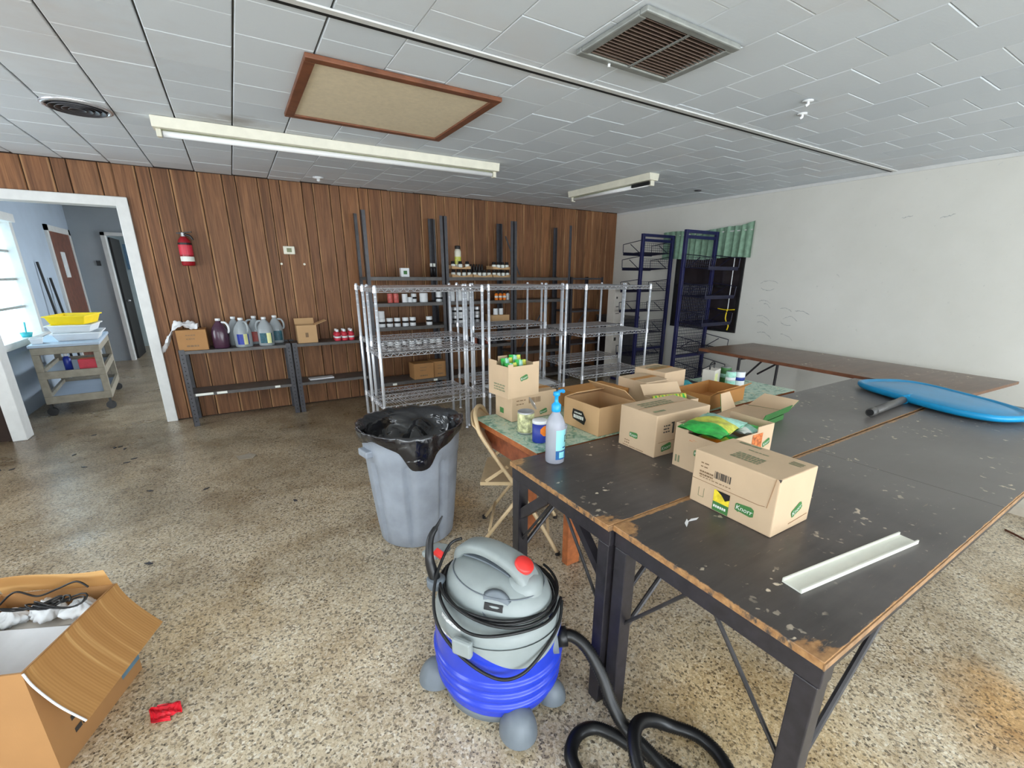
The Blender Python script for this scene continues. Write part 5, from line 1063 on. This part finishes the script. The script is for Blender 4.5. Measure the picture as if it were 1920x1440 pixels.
# hose: port on the right-hand side
inv = Matrix.Rotation(math.radians(68), 3, 'Z'); V0 = Vector((.645, 1.19, 0))
def wl(x, y, z): q = inv @ (Vector((x, y, z)) - V0); return q
pc = wl(.775, 1.015, .285); pdir = (wl(.828, .985, .292) - pc)
part(vc, 'port_ring', MB().cyl(pc - pdir * .4, pc + pdir * .15, .052, 28), M_vdark, True); part(vc, 'port_collar', MB().cyl(pc + pdir * .15, pc + pdir * .7, .034, 24), M_black, True)
hp = spline([wl(*q) for q in ((.79, 1.005, .288), (.825, .985, .292), (.855, .938, .265), (.872, .872, .195), (.873, .815, .125), (.88, .765, .080), (.888, .715, .068), (.905, .655, .05), (.915, .58, .03), (.88, .47, .024), (.78, .46, .024), (.70, .56, .024), (.682, .68, .024), (.684, .765, .024), (.705, .815, .024), (.76, .848, .024), (.82, .838, .024), (.862, .785, .023), (.89, .72, .022), (.93, .64, .023), (.96, .54, .024), (.94, .42, .03), (.86, .40, .05), (.80, .48, .068), (.80, .59, .085), (.84, .675, .105), (.90, .725, .104), (.975, .735, .07), (1.045, .705, .03), (1.10, .635, .024), (1.105, .55, .024), (1.06, .45, .024))], 24)
part(vc, 'hose', MB().tube(hp, .021, 14, radii=[.0205 + (.0018 if k % 2 else -.0012) for k in range(len(hp))]), M_black, True)

# ================================================================== OPEN BOX AT LOWER LEFT
bx = thing('cardboard_box', 'open brown cardboard box full of papers and cables on the floor', 'box', (-.685, 1.60, 0), math.atan2(.93, .37) - PI / 2)
# local: +y runs along the right wall away from the camera, -x to the left, origin at the near right corner
BL, BW_, BH = .40, .36, .40; th = .006; bm = M_card3
part(bx, 'bottom', MB().box(-BW_, 0, 0, BL, 0, th), bm); part(bx, 'wall', MB().box(-th, 0, 0, BL, th, BH), bm); part(bx, 'wall', MB().box(-BW_, -BW_ + th, 0, BL, th, BH), bm)
part(bx, 'wall', MB().box(-BW_ + th, -th, 0, th, th, BH), bm); part(bx, 'wall', MB().box(-BW_ + th, -th, BL - th, BL, th, BH), bm)
t = NT('corrugated_inside'); q = t.coord(); wv_ = t.n('TexWave'); t.l(q, wv_.inputs[0]); wv_.bands_direction = 'Y'; wv_.inputs['Scale'].default_value = 34; wv_.inputs['Distortion'].default_value = .4
cc = t.ramp(t.noise(t.mapv(q, (.6, 26, .6)), 1.2, 3), [(.3, srgb(166, 118, 64)), (.6, srgb(178, 130, 74)), (.68, srgb(206, 162, 104)), (.76, srgb(180, 132, 76))]); t.col(cc); t.set(Roughness=.7); t.bump(wv_.outputs['Fac'], .08, .004); M_corr = t.m
def flap(fn, nm='flap', m=None): part(bx, nm, MB().slab(fn, 14, 10, (.003, 0, .004)), m or M_corr, True)
flap(lambda u, v: (.004 + .012 * u + .10 * u * u, .0 + (BL) * v, BH + .002 - .205 * u + .055 * u * (1 - u) + .012 * v * u))
flap(lambda u, v: (-BW_ + .01 + (BW_ - .02) * v, BL - .002 - .02 * u, BH + .002 + .075 * u + .006 * math.sin(v * 6)))
flap(lambda u, v: (-BW_ + (BW_ - .20) * v, -.003 - .03 * u, BH + .002 + .15 * u), m=M_cardw)
flap(lambda u, v: (-BW_ - .06 * u, .0 + BL * v, BH + .002 - .16 * u))
part(bx, 'torn_edge', MB().tube(spline([(.006, -.003, BH + .001), (.02, -.003, BH - .05), (.06, -.002, BH - .13), (.115, -.002, BH - .20)]), .0035, 6), M_paper, True)
d = MB(); fr = frame((0, 0, 0), (0, 1, 0), (0, 0, 1)); dashes(d, fr, .08, .17, .22, 3, .05, .018, 61, .012, .03); part(bx, 'print', d, M_pdark); d = MB(); rect(d, fr, .30, .05, .40, .2); part(bx, 'blue_panel', d, pm('grey_blue_print', (96, 128, 146), .6))
fo = MB()
R_bx = Matrix.Rotation(bx.rotation_euler[2], 4, 'Z')
def bw(x, y, z): return tuple(R_bx @ Vector((x, y, z)) + Vector((-.685, 1.60, 0)))
def local_solo(name, mb, m, label, cat, **k):
    o = solo(name, mb, m, label, cat, **k); o.location = (-.685, 1.60, 0); o.rotation_euler = (0, 0, bx.rotation_euler[2]); return o
local_solo('white_box', MB().add([(-.33, .05, .09), (-.06, .05, .09), (-.06, .27, .09), (-.33, .27, .09), (-.33, .05, .25), (-.07, .05, .24), (-.06, .27, .34), (-.33, .27, .35)], [(0, 3, 2, 1), (4, 5, 6, 7), (0, 1, 5, 4), (1, 2, 6, 5), (2, 3, 7, 6), (3, 0, 4, 7)]), M_paper, 'white paper box leaning inside the open cardboard box', 'box', bevel=.004)
local_solo('packing_base', MB().slab(lambda u, v: (-.34 + .33 * u, .02 + .36 * v, .085 + .235 * min(1, max(0, (v - .74) / .04)) + .004 * math.sin(u * 9)), 10, 50, (0, 0, .075)), M_cardw, 'crumpled packing at the bottom of the open cardboard box', 'packing')
def lump(cx, cy, cz, r_, sd):
    rn = random.Random(sd); ph = [rn.uniform(0, 6) for _ in range(6)]
    def fn(u, v):
        a, b_ = 2 * PI * u, PI * v; k = 1 + .2 * math.sin(3 * a + ph[0]) * math.sin(2 * b_ + ph[1]) + .16 * abs(math.sin(5 * a + ph[2] + 2 * b_)) * math.sin(4 * b_ + ph[3]) + .07 * math.sin(11 * a + 7 * b_ + ph[4])
        return (cx + r_ * k * math.sin(b_) * math.cos(a) * 1.2, cy + r_ * k * math.sin(b_) * math.sin(a), cz + r_ * k * math.cos(b_) * .8)
    return MB().grid(fn, 48, 28)
for i, (x, y, z, r_) in enumerate(((-.075, .325, .36, .04), (-.185, .335, .36, .04), (-.292, .33, .345, .036))):
    local_solo('foam_piece', lump(x, y, z, r_, 40 + i), M_white, ('white crumpled plastic at the right in the open cardboard box', 'white crumpled plastic in the middle of the open cardboard box', 'white crumpled plastic at the left in the open cardboard box')[i], 'plastic', smooth=True)
cab = []
for k in range(90):
    a = k / 90 * 2 * PI * 5; cab.append((-.15 + .07 * math.cos(a) + .05 * math.sin(a * .31), .30 + .022 * math.sin(a * 1.13), .412 + .012 * math.sin(a * 2.1) + .004 * math.sin(a)))
local_solo('cable', MB().tube(cab, .0032, 5).tube(spline([(-.33, .35, .39), (-.28, .36, .43), (-.22, .36, .405), (-.15, .355, .43), (-.09, .36, .45), (-.05, .35, .43)]), .0035, 5), M_black, 'tangled black cable on top of the open cardboard box', 'cable', smooth=True)

# ================================================================== FLOOR BITS
rn = random.Random(9)
o = solo('red_wrapper', MB().slab(lambda u, v: ((u - .5) * .10 * (1 - abs(2 * v - .9) * .7), (v - .5) * .10 + .01 * math.sin(u * 5), .003 + .009 * abs(math.sin(u * 7 + v * 4))), 10, 8, (0, 0, .002)), pm('red_foil', (226, 30, 48), .35, var=.2), 'crumpled red wrapper on the floor', 'wrapper', loc=(-.44, 1.69, .0005), rot=(0, 0, .8))
solo('floor_scrap', MB().prism([(0, 0), (.10, -.02), (.13, .05), (.08, .12), (-.02, .09)], .0005, .003), pm('grey_scrap', (150, 138, 122), .8), 'flat grey scrap on the floor in front of the low shelf', 'scrap', loc=(-.18, 4.2, 0))
for i in range(14):
    x, y = rn.uniform(-1.9, -.8), rn.uniform(4.6, 5.7); a = rn.uniform(0, 6)
    if i > 9: x, y = rn.uniform(-.9, .4), rn.uniform(2.8, 4.6)
    solo('debris', MB().prism([(0, 0), (.03, .004), (.045, .018), (.012, .02)], .0005, .005), M_steel, 'small dark dirt crumb on the terrazzo floor', 'debris', 'dirt crumbs on the floor', loc=(x, y, 0), rot=(0, 0, a))
solo('debris_strip', MB().tube(spline([(3.86, .50, .006), (3.80, .42, .012), (3.76, .36, .006), (3.70, .30, .006)]), .006, 6), M_doorb, 'brown curled strip on the floor at far right', 'debris', smooth=True)

# ================================================================== KITCHEN THINGS
kc = thing('utility_cart', 'beige plastic utility cart beside the kitchen window', 'cart', (-1.70, 7.22, 0), math.radians(6)); cw, cl = .27, .58
part(kc, 'top_shelf', MB().box(-cw - .01, cw + .01, -cl - .01, cl + .01, .735, .765), M_kwall, bevel=.006); part(kc, 'rim', MB().box(-cw, cw, -cl, cl, .66, .7345), M_cart, bevel=.006)
for z in (.42, .15):
    part(kc, 'shelf', MB().box(-cw + .03, cw - .03, -cl + .03, cl - .03, z, z + .02), M_kwall)
    for (a, b_, c_, d_) in ((-cw, cw, -cl, -cl + .03), (-cw, cw, cl - .03, cl), (-cw, -cw + .03, -cl + .03, cl - .03), (cw - .03, cw, -cl + .03, cl - .03)): part(kc, 'rail', MB().box(a, b_, c_, d_, z - .02, z + .06), M_cart, bevel=.004)
for x in (-cw, cw - .06):
    for y in (-cl, cl - .06):
        for (za, zb) in ((.21, .40), (.48, .66)): part(kc, 'post', MB().box(x, x + .06, y, y + .06, za, zb), M_cart, bevel=.004)
        part(kc, 'caster', MB().cyl((x + .03, y + .01, .045), (x + .03, y + .045, .045), .045, 14).box(x + .02, x + .04, y + .0, y + .055, .06, .13), M_black)
def tub(label, loc, sx, sy, h_, m, rz):
    def ring(k, z): return [(sx * k * q, sy * k * r_, z) for q, r_ in ((-.5, -.5), (.5, -.5), (.5, .5), (-.5, .5))]
    mb = MB(); rs = [ring(.82, 0), ring(.98, h_), ring(1.06, h_), ring(1.06, h_ - .012), ring(1.0, h_ - .012)]
    inn = [ring(.96, h_), ring(.80, .006)]; V = [v_ for r_ in rs[:3] + inn[:0] for v_ in r_]
    mb.add([v_ for r_ in (rs[3], rs[2], inn[0], inn[1]) for v_ in r_], [(i * 4 + k, i * 4 + (k + 1) % 4, (i + 1) * 4 + (k + 1) % 4, (i + 1) * 4 + k) for i in range(3) for k in range(4)] + [(12, 13, 14, 15)])
    mb.add([v_ for r_ in (rs[0], ring(.975, h_ - .012), rs[3]) for v_ in r_], [(i * 4 + k, i * 4 + (k + 1) % 4, (i + 1) * 4 + (k + 1) % 4, (i + 1) * 4 + k) for i in range(2) for k in range(4)] + [(3, 2, 1, 0)])
    o = thing('bus_tub', label, 'tub', loc, rz, 'stacked plastic tubs on the cart'); part(o, 'basin', mb, m, bevel=.004); return o
for i, (z, m, lb, dx) in enumerate(((.766, M_white, 'white plastic tub at the bottom of the stack on the cart', 0.), (.852, M_white, 'white plastic tub in the middle of the stack on the cart', -.02), (.938, M_yellow, 'yellow plastic tub on top of the stack on the cart', -.01))):
    tub(lb, (-1.60 + dx, 7.12, z), .40 - .03 * i, .5, .085 if i < 2 else .10, m, .1 * (1 - i))
tub('loose white plastic tub at the left side of the cart', (-1.88, 6.80, .766), .10, .16, .06, M_white, .2)
o = thing('teal_sponge_holder', 'teal plastic holder on the kitchen windowsill', 'holder', (-2.085, 7.3, .7905)); part(o, 'dish', MB().lathe([(.04, 0), (.055, .05), (.05, .05), (.038, .006)], 14), M_teal, True); part(o, 'brush', MB().cyl((0, 0, .02), (.0, .04, .16), .008, 8), M_teal)
plain_carton('red_carton', 'red box on the middle shelf of the cart', (-1.52, 6.83, .4405), .16, .14, .13, M_redl, None, False); o = thing('book', 'dark bottle row on the cart middle shelf', 'bottle', (-1.70, 6.83, .4405)); part(o, 'body', MB().lathe([(.035, 0), (.035, .14), (.016, .17)], 12), M_blue, True); part(o, 'cap', MB().lathe([(.017, .17), (.017, .2)], 10), M_white, True); o.name = 'blue_bottle'; o['label'] = 'blue bottle with white cap on the middle shelf of the cart'
for i, y in enumerate((8.33, 8.66)):
    o = thing('broom', 'dark broom leaning on the kitchen wall, %s one' % ('nearer' if i == 0 else 'farther'), 'broom', (-2.0, y, 0), 0, 'brooms leaning on the kitchen wall'); part(o, 'stick', MB().cyl((.0, 0, .12), (-.095, .06, 1.62 - .2 * i), .014, 8), M_black); part(o, 'bristles', MB().box(-.04, .04, -.12, .12, 0, .14), M_steel)
solo('wall_switch', MB().box(-1.885, -1.83, 10.38, 10.3995, 1.60, 1.68), M_black, 'small black switch box on the grey kitchen wall', 'switch', bevel=.004)
o = thing('electric_panel', 'grey-blue electrical panel on the hall wall', 'electrical panel', (-1.66, 12.29, 1.55)); part(o, 'box', MB().box(-.10, .12, -.08, .009, 0, .48), pm('panel_blue_grey', (112, 146, 172), .5), bevel=.006); part(o, 'conduit', MB().cyl((0, -.03, .48), (0, -.03, .9), .02, 8), M_tin); part(o, 'side_bracket', MB().box(.122, .15, -.06, .009, .05, .4), M_black)

# flat print made of many tiny marks stays joined
for o in bpy.data.objects:
    if o.parent and o.name.split('.')[0] in ('print', 'top_print', 'barcode', 'badge_print', 'post_holes', 'print_white', 'scuff_marks', 'symbol', 'flap_seam'): o['kind'] = 'stuff'
